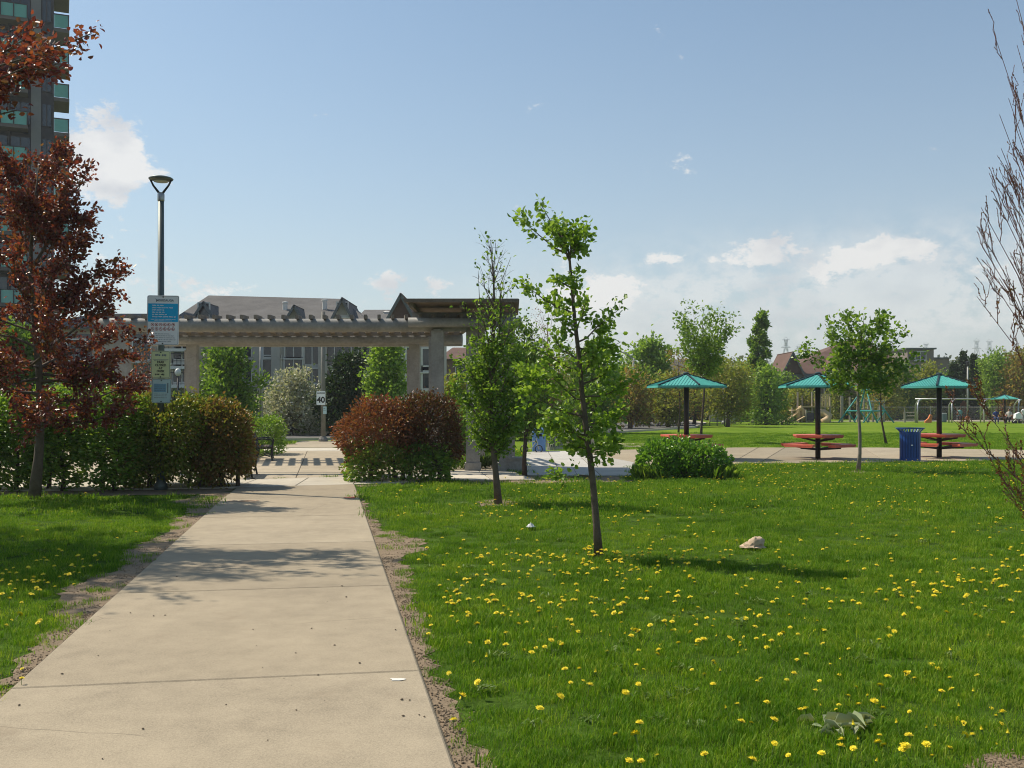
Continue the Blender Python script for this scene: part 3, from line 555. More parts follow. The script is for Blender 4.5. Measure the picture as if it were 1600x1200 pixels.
# --- trees in the middle distance: px, distance, top row, half width px, leaf, kind ...
DIST = [
 ('street_tree', 'bright green street tree seen under the pergola, right of the sign post', 356, 47, 536, 44, L_GREEN, 5200, .17, .18, None), ('street_tree', 'yellowish green tree under the pergola between street lamp and concrete columns', 604, 50, 533, 34, L_FRESH, 4600, .17, .2, None),
 ('evergreen_tree', 'dark evergreen mass under the pergola right of the speed sign', 542, 55, 560, 40, L_DARK, 6000, .2, .02, 'dome'),
 ('blossom_shrub', 'white blossoming shrub across the street under the pergola', 455, 56, 588, 52, L_WHITE, 4800, .15, .12, 'dome'),
 ('bare_tree', 'nearly bare small tree in front of the beige townhouses left of the sign post', 222, 50, 545, 26, L_BUD, 300, .14, .25, None),
 ('garden_shrub', 'olive shrub right of the second concrete column under the canopy', 712, 36, 595, 26, L_YELLOW, 2600, .12, .05, 'dome'),
 ('leafy_tree', 'leafy green tree rising right behind the concrete column with canopy', 800, 48, 545, 38, L_GREEN, 4200, .17, .1, None), ('leafy_tree', 'yellow-green tree behind the lower leaves of the bent sapling', 845, 52, 556, 46, L_YELLOW, 4200, .17, .1, None), ('leafy_tree', 'dark green tree right behind the bent sapling', 925, 60, 545, 44, L_MID, 4600, .2, .1, None),
 ('broad_tree', 'broad rounded green tree left behind the first turquoise shelter', 1012, 84, 540, 58, L_FRESH, 7000, .28, .12, 'dome'), ('budding_tree', 'orange-brown budding tree beside the street lamp left of the first shelter', 985, 72, 583, 42, L_BRONZE, 2600, .2, .2, None), ('budding_tree', 'olive budding tree behind the stop sign', 1045, 76, 590, 34, L_YELLOW, 2600, .2, .2, None),
 ('budding_tree', 'olive-yellow budding tree right of the first turquoise shelter', 1138, 78, 562, 46, L_YELLOW, 3600, .2, .2, None), ('budding_tree', 'reddish budding tree left of the vase-shaped tree', 1085, 88, 565, 26, L_BRONZE, 1700, .2, .2, None),
 ('cone_tree', 'tall cone-shaped green tree left of the brown roof', 1187, 90, 489, 40, L_GREEN, 7500, .24, .04, 'cone'), ('leafy_tree', 'bushy green tree at the foot of the cone-shaped tree', 1196, 86, 580, 34, L_FRESH, 3600, .22, .05, 'dome'),
 ('garden_shrub', 'olive shrub in front of the brown-roofed building', 1250, 100, 607, 42, L_YELLOW, 3000, .22, .04, 'dome'), ('garden_shrub', 'rust-tinged shrub left of the slides', 1165, 102, 618, 30, L_BRONZE, 2000, .22, .04, 'dome'),
 ('leafy_tree', 'tree with pale young leaves behind the climbing posts', 1378, 108, 575, 36, L_YELLOW, 2800, .25, .12, None), ('leafy_tree', 'large dark tree right of the maple over the climbing frame', 1402, 112, 572, 34, L_MID, 4200, .28, .08, 'dome'), ('leafy_tree', 'mid green tree below the flat-roofed house', 1446, 114, 575, 34, L_YELLOW, 3400, .27, .08, 'dome'),
 ('conifer_tree', 'dark conifer behind the swing frame, nearest the third shelter', 1490, 112, 569, 16, L_DARK, 3200, .26, .04, 'cone'), ('conifer_tree', 'dark slender conifer just right of the pale lamp post', 1521, 113, 556, 12, L_DARK, 2600, .26, .04, 'cone'), ('conifer_tree', 'broad dark conifer between flat-roofed house and lamp post', 1506, 118, 552, 15, L_DARK, 2600, .26, .04, 'cone'),
 ('leafy_tree', 'pale yellow-green tree behind the farthest turquoise shelter', 1553, 110, 555, 24, L_FRESH, 3400, .25, .1, None), ('leafy_tree', 'reddish brown tree at the right edge above the wooden fence', 1592, 108, 552, 34, L_BRONZE, 3600, .25, .1, 'dome'), ('leafy_tree', 'green tree beyond the right edge of the playground', 1650, 112, 560, 40, L_MID, 3600, .27, .1, 'dome'), ('leafy_tree', 'grey-green tree under the roof eaves behind the swing frame', 1462, 120, 598, 30, L_MID, 2600, .27, .06, 'dome'),
 ('leafy_tree', 'yellow-green tree filling the gap left of the broad rounded tree', 905, 105, 556, 40, L_YELLOW, 3600, .26, .08, 'dome'), ('leafy_tree', 'pale green tree low between stop sign and broad rounded tree', 962, 110, 580, 36, L_FRESH, 3600, .26, .06, 'dome'), ('leafy_tree', 'yellowish tree right behind the vase-shaped tree', 1118, 112, 566, 34, L_YELLOW, 3600, .27, .06, 'dome'), ('leafy_tree', 'light green tree between olive-yellow tree and cone-shaped tree', 1160, 120, 575, 32, L_FRESH, 3600, .28, .06, 'dome'),
 ('leafy_tree', 'green tree against the left end of the brown roof', 1222, 112, 590, 26, L_GREEN, 3200, .26, .06, 'dome'), ('leafy_tree', 'olive tree under the eaves right of the second shelter', 1318, 118, 585, 34, L_YELLOW, 3400, .27, .06, 'dome'), ('leafy_tree', 'light green tree over the wooden fence left of the pale lamp post', 1478, 122, 590, 30, L_GREEN, 3200, .28, .06, 'dome'), ('leafy_tree', 'tall green tree over the wooden fence right of the pale lamp post', 1534, 124, 568, 28, L_YELLOW, 3400, .28, .06, 'dome'), ('leafy_tree', 'bright green tree behind the reddish tree at the right edge', 1575, 128, 560, 34, L_GREEN, 3600, .3, .06, 'dome'),
 ('garden_tree', 'green tree over the hedge at the left edge behind the copper tree', 30, 40, 520, 60, L_MID, 5200, .19, .1, 'dome'), ('garden_tree', 'green tree between the copper tree and the first concrete column', 140, 38, 585, 46, L_GREEN, 4600, .16, .1, 'dome'), ('garden_tree', 'dark green tree far left behind the hedge', -60, 38, 500, 70, L_MID, 4600, .19, .1, 'dome'),
]
PROF = {None: None, 'dome': lambda t: math.sqrt(max(0., 1 - (max(0, t - .25) / .78) ** 2)) * (.85 + .15 * math.sin(t * 19)), 'cone': lambda t: (1.03 - t) ** .95 * (1 if t > .12 else .8)}
for i, (nm, lb, px, d, py, hw, lf, nlf, ls, cb, pr) in enumerate(DIST):
    tree(nm, lb, (X(px, d), d), Z(py, d), cb, hw * d / F, lf, int(nlf * 1.4), ls * 1.25, 100 + i, BARK_DARK if i % 2 else BARK, .10 if d < 70 else .14, 30, 6, PROF[pr], (5, 60) if pr else (25, 65), jit=.13 if pr == 'cone' else .10 + .0022 * d, cat='shrub' if 'shrub' in nm else 'tree', trunk_n=6, sub=hw * d / F * (.2 if pr == 'cone' else .45))
# far wood along the right horizon: one mass of crowns
def far_wood():
    rng = np.random.default_rng(77); P = []; n = 0
    for k in range(230):
        px = rng.uniform(1120, 1900) if k < 150 else rng.uniform(-500, 1150); d = rng.uniform(280, 420); top = rng.uniform(548, 572) if k < 150 else rng.uniform(578, 600); c = np.array([X(px, d), d, 0]); h = Z(top, d); r = rng.uniform(5, 9); m = 210
        v = rdir(rng, m) * (rng.uniform(.55, 1, m) ** .5)[:, None]; v[:, 2] = np.abs(v[:, 2]) * 1.0; P.append(c + v * np.array([r, r, h * .95]))
    P = np.concatenate(P); o = leaves('far_wood', P, rdir(rng, len(P)), 1.7, leafmat('far_wood_leaf', [(.06, .085, .028), (.085, .115, .032), (.12, .13, .04), (.10, .13, .035)], .25), None, rng, False, .8); tag(o, 'hazy green wood along the horizon on the right', kind='stuff')
far_wood()
# --- hedges: leaves thick on the clipped faces, stems showing below
def hedge(name, label, x0, x1, y0, y1, h, m, n, ls, seed, stems, low=.55, cat='hedge', zb=.12, taper=.12, rnd=.22, bark=None, six=True, slope=.42, humps=0, lowmat=None):
    rng = np.random.default_rng(seed); cx, cy = (x0 + x1) / 2, (y0 + y1) / 2; root = thing(name, (cx, cy), label, cat); hx, hy = (x1 - x0) / 2, (y1 - y0) / 2
    tk = MB(); sp = []
    for i in range(stems):
        x = -hx + 2 * hx * (i + rng.uniform(.3, .7)) / stems; y = rng.uniform(-.3, .3) * hy
        tk.tube([(x, y, -.04), (x + rng.normal() * .04, y, .35), (x + rng.normal() * .08, y, h * .6)], [.05, .036, .02], 7)
        for k in range(9):
            z = rng.uniform(.2, h * .65); a = rng.uniform(0, 6.28); L = rng.uniform(.3, .7); t = Vector((max(-hx, min(hx, x + math.cos(a) * L)), max(-hy, min(hy, y + math.sin(a) * L)), min(h * .93, z + L * rng.uniform(.3, 1))))
            limb(tk, rng, (x, y, z), t, .014, 4, .25, sp, .05, 4)
    tk.build('stem', bark or BARK_DARK, root, True)
    n = int(n * 1.5); q = rng.uniform(-1, 1, (n * 5, 3)); q[:, 2] = rng.uniform(0, 1, n * 5)
    ed = np.max(np.abs(np.stack([q[:, 0] * .999, q[:, 1], q[:, 2] * 2 - 1], 1)) , 1)
    dens = np.where(ed > .8, 1, .3) * np.clip((q[:, 2] - zb / h) / .3, .06, 1) ** (low * 1.3)
    holes = np.sin(q[:, 0] * hx * 5.1 + 2 * q[:, 2]) * np.sin(q[:, 2] * h * 4.3 + q[:, 1]) + rng.normal(size=n * 5) * .3; dens *= np.where((q[:, 2] < .38) & (holes > .62), .2, 1)
    k = rng.uniform(size=n * 5) < dens; q = q[k][:n]
    rd = 1 - rnd * (np.clip((q[:, 2] - .72) / .28, 0, 1) ** 2) - taper * (1 - q[:, 2]) * .6; ry = rd - slope * np.clip((q[:, 2] - .62) / .38, 0, 1) ** 1.3
    bump = 1 + .05 * np.sin(q[:, 0] * hx * 6 + seed) * np.sin(q[:, 1] * 5 + q[:, 2] * 7)
    P = np.stack([q[:, 0] * (hx - (1 - rd) * min(hx, hy)) * bump, q[:, 1] * hy * ry * bump, q[:, 2] * h * (1 + .05 * np.sin(q[:, 0] * hx * 2.7 + seed) + .035 * np.sin(q[:, 0] * hx * 6.3 + 2 * q[:, 1]))], 1); P += rng.normal(size=P.shape) * .055
    if humps:
        n = len(q); hp = [((-hx + (2 * hx) * (i + .5) / humps + rng.normal() * .08), rng.normal() * .06, hx / humps * (rng.uniform(1.15, 1.4) if humps > 1 else .98), hy * rng.uniform(.85, 1.08), h * rng.uniform(.9, 1.04)) for i in range(humps)]
        v = rdir(rng, n); v /= (np.abs(v) ** 2.7).sum(1)[:, None] ** (1 / 2.7); r = np.where(rng.uniform(size=n) < .72, rng.uniform(.84, 1.05, n), rng.uniform(.4, .9, n)); k = rng.integers(0, humps, n); A = np.array(hp)[k]
        lump = 1 + .07 * np.sin(v[:, 0] * 5 + k) * np.sin(v[:, 2] * 6 + 2 * k) ; v = v * (r * lump)[:, None]
        P = np.stack([A[:, 0] + v[:, 0] * A[:, 2], A[:, 1] + v[:, 1] * A[:, 3], (v[:, 2] * .5 + .5) * A[:, 4]], 1); P += rng.normal(size=P.shape) * .045
        keep = (P[:, 2] > .02) & (rng.uniform(size=n) < np.clip((P[:, 2] - zb * .3) / (h * .28), .1, 1) ** low) & ~((P[:, 2] < h * .42) & (np.sin(P[:, 0] * 5.3) * np.sin(P[:, 2] * 6 + P[:, 0] * 2) > .55)); P = P[keep]
    out = P - np.array([0, 0, h * .5]); out /= np.linalg.norm(out * np.array([.4, 1, 1]), axis=1)[:, None] + 1e-6
    lo = (P[:, 2] < h * (.34 + .12 * np.sin(P[:, 0] * 3 + seed))) if lowmat else np.zeros(len(P), bool)
    leaves('foliage', P[~lo], out[~lo], ls, m, root, rng, six, .62, .55, .05, .9)
    if lowmat: k = lo & (rng.uniform(size=len(P)) < .8); leaves('lower_foliage', P[k], out[k], ls * 1.1, lowmat, root, rng, six, .62, .55, .05, .9)
    sh = int(n * .02); hi = P[P[:, 2] > h * .86]; top = hi[rng.integers(0, len(hi), sh)] + np.stack([np.zeros(sh), np.zeros(sh), rng.uniform(.03, .16, sh)], 1); leaves('shoots', top, np.tile([0, 0, 1.], (sh, 1)), ls, m, root, rng, six, .6)['kind'] = 'stuff'
    return root
hedge('hedge', 'long clipped dark green hedge behind the copper tree trunk', -14.5, X(205, 19.6), 18.9, 20.6, 1.84, L_HEDGE, 36000, .078, 61, 14, .5, humps=8)
hedge('hedge', 'yellowish green clipped hedge section wrapped round the foot of the sign post', X(190, 20.3), X(322, 20.3), 19.45, 21.5, 1.84, L_HEDGE_MIX, 12500, .078, 62, 5, .5, humps=2)
hedge('shrub', 'green and rusty clipped shrub ending the left hedge beside the path', X(305, 20.4), X(384, 20.4), 19.8, 21.2, 1.78, leafmat('rusty_hedge_leaf', [(.12, .20, .022), (.24, .13, .045), (.18, .23, .03), (.22, .10, .035), (.26, .18, .045)], .38, .4, .5), 8500, .072, 63, 3, .7, 'shrub', humps=1)
hedge('shrub', 'copper-red clipped shrub with thick stem right of the path', X(526, 22), X(662, 22), 21.4, 22.9, 1.84, L_HEDGE_RED, 9500, .064, 64, 1, 1.5, 'shrub', humps=1, lowmat=L_HEDGE_MIX)
hedge('shrub', 'darker copper clipped shrub joined to the right of the red one, twin stems', X(622, 22.2), X(722, 22.2), 21.6, 23.0, 1.80, leafmat('dark_copper_leaf', [(.09, .03, .016), (.14, .045, .02), (.15, .08, .025), (.10, .05, .02), (.08, .09, .02)], .3, .45, .45), 7400, .062, 65, 2, 1.5, 'shrub', humps=1, lowmat=L_HEDGE)
hedge('shrub', 'low leafy green growth at the foot of the copper shrubs', X(545, 21.9), X(700, 21.9), 21.5, 22.4, .8, L_HEDGE, 1500, .09, 66, 3, .2, 'shrub', zb=.0)
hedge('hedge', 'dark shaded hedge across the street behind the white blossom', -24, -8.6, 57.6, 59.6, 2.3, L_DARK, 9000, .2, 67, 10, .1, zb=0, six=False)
hedge('hedge', 'green hedge behind the bench at the plaza edge', X(365, 33), X(428, 33), 33, 35, 1.2, L_HEDGE, 3500, .085, 68, 3, .2, zb=0, six=False)
hedge('hedge', 'low hedge right of the concrete columns beyond the flower bed', X(690, 36), X(728, 36), 34.5, 36, 1.5, L_HEDGE, 2500, .09, 69, 3, .2, zb=0, six=False)
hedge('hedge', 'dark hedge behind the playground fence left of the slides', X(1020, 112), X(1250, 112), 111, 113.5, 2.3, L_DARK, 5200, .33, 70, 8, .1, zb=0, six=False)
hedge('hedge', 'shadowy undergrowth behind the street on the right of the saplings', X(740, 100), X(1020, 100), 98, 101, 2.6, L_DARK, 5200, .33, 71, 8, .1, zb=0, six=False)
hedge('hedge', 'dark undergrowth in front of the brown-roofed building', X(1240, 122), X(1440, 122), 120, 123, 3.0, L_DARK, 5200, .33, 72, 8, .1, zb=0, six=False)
# round bush in front of the first shelter: two leafy domes and long blades at its foot
def round_bush():
    rng = np.random.default_rng(81); c = G(1066, 747); root = thing('bush', c, 'round glossy green bush in front of the first turquoise shelter', 'bush'); P, O = [], []
    tk = MB()
    for k in range(14): a = k * .45; tk.tube([(math.cos(a) * .15, math.sin(a) * .1, -.03), (math.cos(a) * .5, math.sin(a) * .4, .45), (math.cos(a) * .85, math.sin(a) * .5, .6)], [.02, .015, .008], 5)
    tk.build('stem', BARK_DARK, root)
    for (x, y, rx, ry, h, n) in [(-.48, .05, .58, .55, .84, 2300), (.5, 0, .62, .55, .76, 2300), (.0, .25, .6, .5, .88, 1400), (-.05, -.15, .45, .4, .62, 900)]:
        v = rdir(rng, n); v[:, 2] = np.abs(v[:, 2]) ** .8; rr = rng.uniform(.72, 1.03, n)[:, None] * (1 + .06 * np.sin(v[:, :1] * 9 + v[:, 1:2] * 8)); P.append(np.array([x, y, .02]) + v * rr * np.array([rx, ry, h])); O.append(v)
    leaves('foliage', np.concatenate(P), np.concatenate(O), .085, leafmat('bush_leaf', [(.075, .18, .016), (.13, .28, .026), (.20, .36, .045)], .45, .32, .6), root, rng, True, .6)
    n = 320; s = rng.choice([-1, 1], n); B = np.stack([s * rng.uniform(.55, 1.12, n), rng.uniform(-.62, -.1, n), np.zeros(n)], 1); leaves('blades', B, np.stack([s * .35, np.full(n, -.2), np.full(n, 1.)], 1), .30, L_GREEN, root, rng, True, .09, 0, 0, .25)
round_bush()
def bed(name, label, x, y, rx, ry, h, m, n, seed, ls=.18, wid=.1, up=1.):
    rng = np.random.default_rng(seed); root = thing(name, (x, y), label, 'plant'); a = rng.uniform(0, 6.28, n); r = np.sqrt(rng.uniform(size=n)); P = np.stack([np.cos(a) * r * rx, np.sin(a) * r * ry, rng.uniform(0, h * .55, n)], 1)
    leaves('leaf_clump', P, np.stack([np.cos(a) * .35, np.sin(a) * .35, np.full(n, up)], 1), ls, m, root, rng, False, wid, .2, 0, .45)
bed('flower_bed', 'long-leaved green plants in the bed right of the copper shrubs', *G(712, 733), .75, .5, .4, L_HEDGE, 900, 91); bed('flower_bed', 'green plants behind the pale paving near the concrete columns', X(716, 30), 30, .8, .5, .45, L_MID, 800, 92)
bed('flower_bed', 'dark green plants beside the low concrete block', *G(756, 733), .35, .4, .45, L_DARK, 500, 93); bed('grass_clump', 'bright grass clump beside the plaza bench', *G(388, 716), .42, .4, .45, L_FRESH, 500, 94); bed('grass_clump', 'strip of grass between plaza and street', -10.2, 42.5, 1.2, 1.0, .1, L_GREEN, 900, 95)
# ------------------------------------------------------------------ pergola, canopy, buildings
M_COL = mat('column_concrete', (.31, .29, .26), .85, .26, 2.4, .4); M_STEEL = mat('grey_painted_steel', (.24, .235, .22), .65, .28, 1.6, .15, .1, .35); M_WOOD = mat('weathered_wood', (.20, .17, .14), .8, .28, 4, .4); M_WOODD = mat('dark_stained_wood', (.17, .13, .10), .8, .25, 4, .4)
M_DARKMETAL = mat('dark_metal', (.03, .03, .032), .5, .2, 4, 0, .3, .4)
def pergola():
    d1, z1 = 25.2, Z(507, 25.2); root = thing('pergola', (X(440, 25.2), 25.2), 'long grey pergola of tubular beams on concrete columns across the plaza', 'pergola'); ox, oy = root.location[:2]
    L = lambda x, y, z: (x - ox, y - oy, z)
    zb = Z(518, d1)
    def column(px, d, w, ztop, hid=.0):
        mb = MB(); x = X(px, d); mb.box(L(x, d, (ztop - .05) / 2), (w, w * .9, ztop + .05)); g = .02      # rebated edges
        mb.box(L(x, d, .12), (w + .06, w * .9 + .06, .24)); mb.box(L(x - w / 2 - .035, d + .02, ztop / 2), (.07, w * .55, ztop - .3)); mb.build('column', M_COL, root)
    for px in (193, 684): column(px, d1 + .02, .30, zb + .02)
    d2 = 30.6; z2b = Z(540.5, d2)
    for px in (301, 648): column(px, d2, .31, z2b + .03)
    rt = .165
    def pipe(pa, pb, d, zc, r, bow=0):
        mb = MB(); pts = []
        for i in range(9): t = i / 8; pts.append(L(X(pa + (pb - pa) * t, d) , d + bow * 4 * t * (1 - t), zc)); 
        mb.tube(pts, r, 14); mb.build('beam', M_STEEL, root, True)
    pipe(150, 729, d1, Z(507.5, d1), .168, .25); pipe(150, 729, d1 + .62, Z(507.5, d1), .05, .25)
    pipe(236, 722, d2 - .55, Z(531, d2), .155, .3); pipe(236, 722, d2 + .65, Z(531, d2), .155, .3)
    ztop = Z(507.5, d1) + .168
    me = MB().box((0, 0, .045), (.075, .5, .10)).mesh('crosspiece', M_WOOD); me2 = MB().box((0, 0, .045), (.15, 3.9, .07)).mesh('crosspiece', M_WOOD)
    for i in range(27):
        px = 165 + i * 21.3; o = obj('crosspiece', me, root, L(X(px, d1), d1 + .25 * 4 * (i / 26) * (1 - i / 26), ztop - .015)); o.rotation_euler.z = R(12 * (i / 26 - .5) * 2)
    z2 = Z(531, d2) + .155
    for i in range(27):
        px = 242 + i * 18.3; o = obj('crosspiece', me2, root, L(X(px, d2), d2 + .05 + .3 * 4 * (i / 26) * (1 - i / 26), z2 - .012)); o.rotation_euler.z = R(10.3 + 4 * (.5 - i / 26))
    bd = MB()
    for i in range(24): t0, t1 = i / 24, (i + 1) / 24; f = lambda t: L(X(238 + 482 * t, d2), d2 - .78 + .3 * 4 * t * (1 - t), z2 + .0); bd.beam(f(t0), f(t1), .05, .14)
    bd.build('edge_board', M_WOOD, root)
    for px in (193, 684): MB().box(L(X(px, d1), d1 + .3, zb + .03), (.2, .9, .05)).build('bracket', M_STEEL, root)
pergola()
def canopy():
    root = thing('canopy', (-1.2, 25.8), 'flat-roofed brown canopy with plank soffit at the right end of the pergola', 'canopy'); ox, oy = root.location[:2]; x0, x1, y0, y1, z = X(634, 24.1), X(808, 24.1), 24.1, 28.0, Z(473, 24.1)
    b = lambda *a: MB().bb(a[0] - ox, a[1] - ox, a[2] - oy, a[3] - oy, a[4], a[5])
    b(x0 - .05, x1 + .05, y0 - .05, y1 + .05, z + .05, z + .085).build('roof', M_WOODD, root)
    n = 15; me = None
    for i in range(n):
        a = y0 + (y1 - y0) * i / n; b(x0, x1, a + .008, a + (y1 - y0) / n - .008, z + .012, z + .046).build('soffit_plank', M_WOODD, root)
    b(x0 - .03, x1 + .03, y0 - .09, y0 - .055, z + .0, z + .09).build('fascia', M_WOODD, root)
    for x in (x0 + .12, (x0 + x1) / 2, x1 - .12): b(x - .05, x + .05, y0 + .1, y1, z - .10, z + .008).build('rafter', M_WOOD, root)
    for y in (y0 + 1.4, y1 - .5): b(x0 + .02, x1 - .02, y - .06, y + .06, z - .26, z - .105).build('girder', M_STEEL, root)
    for px, d in ((739, 25.5), (790, 25.5), (748, 27.5), (795, 27.5)):
        x = X(px, d); b(x - .165, x + .165, d - .15, d + .15, -.05, z - .265).build('column', M_COL, root); b(x - .2, x + .2, d - .18, d + .18, -.06, .22).build('column_foot', M_COL, root)
    mb = MB(); mb.tube([(X(815, 25.2) - ox, 24.9 - oy, z - .4), (X(640, 25.2) - ox, 24.9 - oy, z - .4)], .12, 12); mb.build('beam', M_STEEL, root, True)
canopy()
# roofs and walls of the townhouses
M_SHINGLE = mat('grey_shingle', (.115, .11, .106), .9, .25, .9, .5, bscale=3.5); M_SHINGLE_B = mat('brown_shingle', (.125, .072, .055), .9, .22, .9, .5, bscale=3.5); M_BRICKB = mat('beige_brick', (.40, .335, .26), .85, .14, .8, .3, bscale=5); M_STUCCO = mat('grey_brick', (.46, .43, .385), .85, .12, .8, .2, bscale=5); M_BROWNB = mat('brown_brick', (.24, .16, .12), .85, .15, .8, .3, bscale=5)
M_TRIM = mat('white_trim', (.62, .60, .56), .6, .08, 1); M_GLASS = glass('window_glass', (.035, .042, .05)); M_GABLE = mat('gable_siding', (.42, .385, .34), .85, .12, 1.2); M_FASCIA = mat('dark_fascia', (.12, .13, .13), .7, .15, 2)
def window(root, x, y, z, w, h, ox, oy, bars=1):
    f = MB()
    for a, b in ((-1, 0), (1, 0)): f.box((x + a * w / 2 - ox, y - .05 - oy, z), (.10, .12, h + .1))
    for s in (-1, 1): f.box((x - ox, y - .048 - oy, z + s * h / 2), (w - .1, .116, .10))
    for i in range(bars): f.box((x - w / 2 + w * (i + 1) / (bars + 1) - ox, y - .045 - oy, z), (.07, .10, h - .1))
    fo = f.build('window', M_TRIM, root); p = MB(); p.box((x - ox, y - .012 - oy, z), (w - .1, .03, h - .1)); p.build('pane', M_GLASS, fo)
    s = MB(); s.box((x - ox, y - .09 - oy, z - h / 2 - .12), (w + .3, .2, .1)); s.build('sill', M_TRIM, fo)
def gable(root, xa, xb, ye, za, zr, depth, ox, oy, wall=None, roof=None, over=.35):
    """front-facing gable: triangular wall, two roof planes running back, dark barge boards"""
    xm = (xa + xb) / 2; mb = MB(); mb.add([(xa - ox, ye - oy, za), (xb - ox, ye - oy, za), (xm - ox, ye - oy, zr - .18), (xa - ox, ye + .3 - oy, za), (xb - ox, ye + .3 - oy, za), (xm - ox, ye + .3 - oy, zr - .18)], [(0, 1, 2), (5, 4, 3), (0, 3, 4, 1)]); g = mb.build('gable_wall', wall or M_GABLE, root)
    rf = MB()
    for s, x in ((-1, xa), (1, xb)):
        k = (zr - za) / (xb - xa) * 2; e = x + s * over; ze = za - over * k
        rf.slab3([(e - ox, ye - over - oy, ze), (xm - ox, ye - over - oy, zr), (xm - ox, ye + depth - oy, zr), (e - ox, ye + depth - oy, ze)], .12)
    r = rf.build('gable_roof', roof or M_SHINGLE, root); bb = MB()
    for s, x in ((-1, xa), (1, xb)):
        k = (zr - za) / (xb - xa) * 2; e = x + s * over; ze = za - over * k; bb.beam((e - ox, ye - over - .06 - oy, ze - .16), (xm - ox, ye - over - .06 - oy, zr - .16), .08, .2)
    bb.build('barge_board', M_FASCIA, r)
def townhouses():
    d = 82.; x0, x1 = X(279, d), X(566, d); ze = Z(500, d); zr = Z(461.5, d + 6)
    root = thing('townhouse_block', ((x0 + x1) / 2, d), 'long three-storey grey townhouse block with steep shingled gables above the pergola', 'building'); ox, oy = root.location[:2]
    L = lambda x, y, z: (x - ox, y - oy, z)
    MB().bb(x0 + .4 - ox, x1 - .4 - ox, 0, 12, 0, ze - .2).build('wall', M_STUCCO, root)
    rf = MB(); e = .4; ra, rb, rc, rd_ = X(326, d + 6), X(400, d + 6), X(412, d + 6), X(470, d + 6)
    f = [(x0 - e, d - e, ze), (x1 + e, d - e, ze), (x1 + e, d + 12 + e, ze), (x0 - e, d + 12 + e, ze)]; q = [(ra, d + 6, zr), (x1 - 2.6, d + 6, zr - .3)]
    rf.slab3([L(*f[0]), L(*f[1]), L(*q[1]), L(*q[0])], .15); rf.slab3([L(*f[2]), L(*f[3]), L(*q[0]), L(*q[1])], .15); rf.slab3([L(*f[3]), L(*f[0]), L(*q[0])], .15); rf.slab3([L(*f[1]), L(*f[2]), L(*q[1])], .15)
    roof = rf.build('roof', M_SHINGLE, root)
    # raised hips: the ridge steps along the block
    for (pa, pb, pt, dep, zz) in ():
        xa, xb = X(pa, d + 3), X(pb, d + 3); zt = Z(pt, d + 6); m = MB(); w = xb - xa
        b = [(xa - .5, d + 1.2, ze + .9), (xb + .5, d + 1.2, ze + .9), (xb + .5, d + 10.8, ze + .9), (xa - .5, d + 10.8, ze + .9)]; t = [(xa + w * .36, d + 6.05, zt + zz), (xb - w * .36, d + 6.05, zt + zz)]
        m.add([L(*v) for v in b + t], [(0, 1, 5, 4), (1, 2, 5), (2, 3, 4, 5), (3, 0, 4), (3, 2, 1, 0)]); m.build('roof_hip', M_SHINGLE, root)
    gable(root, X(302, d), X(343, d), d - .5, ze - .1, Z(472, d), 6, ox, oy); gable(root, X(447, d), X(478, d), d - .4, ze - .1, Z(477, d), 6, ox, oy); gable(root, X(519, d), X(556, d), d - .6, ze - .1, Z(466, d), 7, ox, oy)
    for (px, py, w, h, b) in [(425, 575, 1.5, 2.0, 1), (459, 578, 1.5, 2.0, 1), (488, 552, 1.3, 2.2, 1), (523, 553, 1.4, 2.3, 1), (549, 554, 1.2, 2.3, 1), (425, 540, 1.4, 1.9, 1), (459, 540, 1.4, 1.9, 1), (488, 590, 1.3, 2, 1), (523, 592, 1.4, 2, 1), (380, 540, 1.4, 1.9, 1), (345, 540, 1.4, 1.9, 1), (380, 578, 1.4, 1.9, 1), (322, 485, .9, 1.1, 0), (537, 484, .9, 1.1, 0)]:
        window(root, X(px, d), d - (.005 if py > 520 else .53), Z(py, d), w, h, ox, oy, b)
    for px in (432, 505): x = X(px, d); MB().bb(x - .35 - ox, x + .35 - ox, -.35, -.01, 0, ze - .5).build('pilaster', M_STUCCO, root)
    MB().bb(x0 + .3 - ox, x1 - .3 - ox, -.12, -.008, Z(601, d), Z(598, d)).build('string_course', M_TRIM, root)
    for px, py in ((507, 470.5), (445, 474)): x, z = X(px, d + 2.5), Z(py, d + 2.5) + .1; MB().lathe([(.2, -.8), (.2, -.1), (.26, -.08), (.24, .04), (.05, .08)], L(x, d + 2.6, z), 8).build('roof_vent', M_TRIM, root)
    # lower link roof and the steep brown gable to its right
    d = 84; xa, xb = X(556, d), X(612, d); root = thing('link_house', ((xa + xb) / 2, d), 'lower grey-roofed house between the gabled block and the steep pointed gable', 'building'); ox, oy = root.location[:2]
    MB().bb(xa - ox, xb - ox, 0, 10, 0, Z(500, d)).build('wall', M_STUCCO, root); rf = MB(); z0, z1 = Z(500, d), Z(484, d + 5)
    rf.slab3([(xa - ox, -.4, z0), (xb - ox, -.4, z0), (xb - ox, 5, z1), (xa - ox, 5, z1)], .15); rf.slab3([(xb - ox, 10.4, z0), (xa - ox, 10.4, z0), (xa - ox, 5, z1), (xb - ox, 5, z1)], .15); rf.build('roof', M_SHINGLE, root)
    for px in (578, 600): window(root, X(px, d), d - .005, Z(560, d), 1.3, 2.2, ox, oy)
    MB().lathe([(.3, -.8), (.3, .0), (.36, .02), (.1, .12)], (X(604, d + 3) - ox, 3, Z(488, d + 3)), 8).build('roof_vent', M_TRIM, root)
    d = 76; xa, xb = X(603, d), X(652, d); root = thing('gabled_house', ((xa + xb) / 2, d), 'house end with one steep pointed brown gable left of the canopy roof', 'building'); ox, oy = root.location[:2]
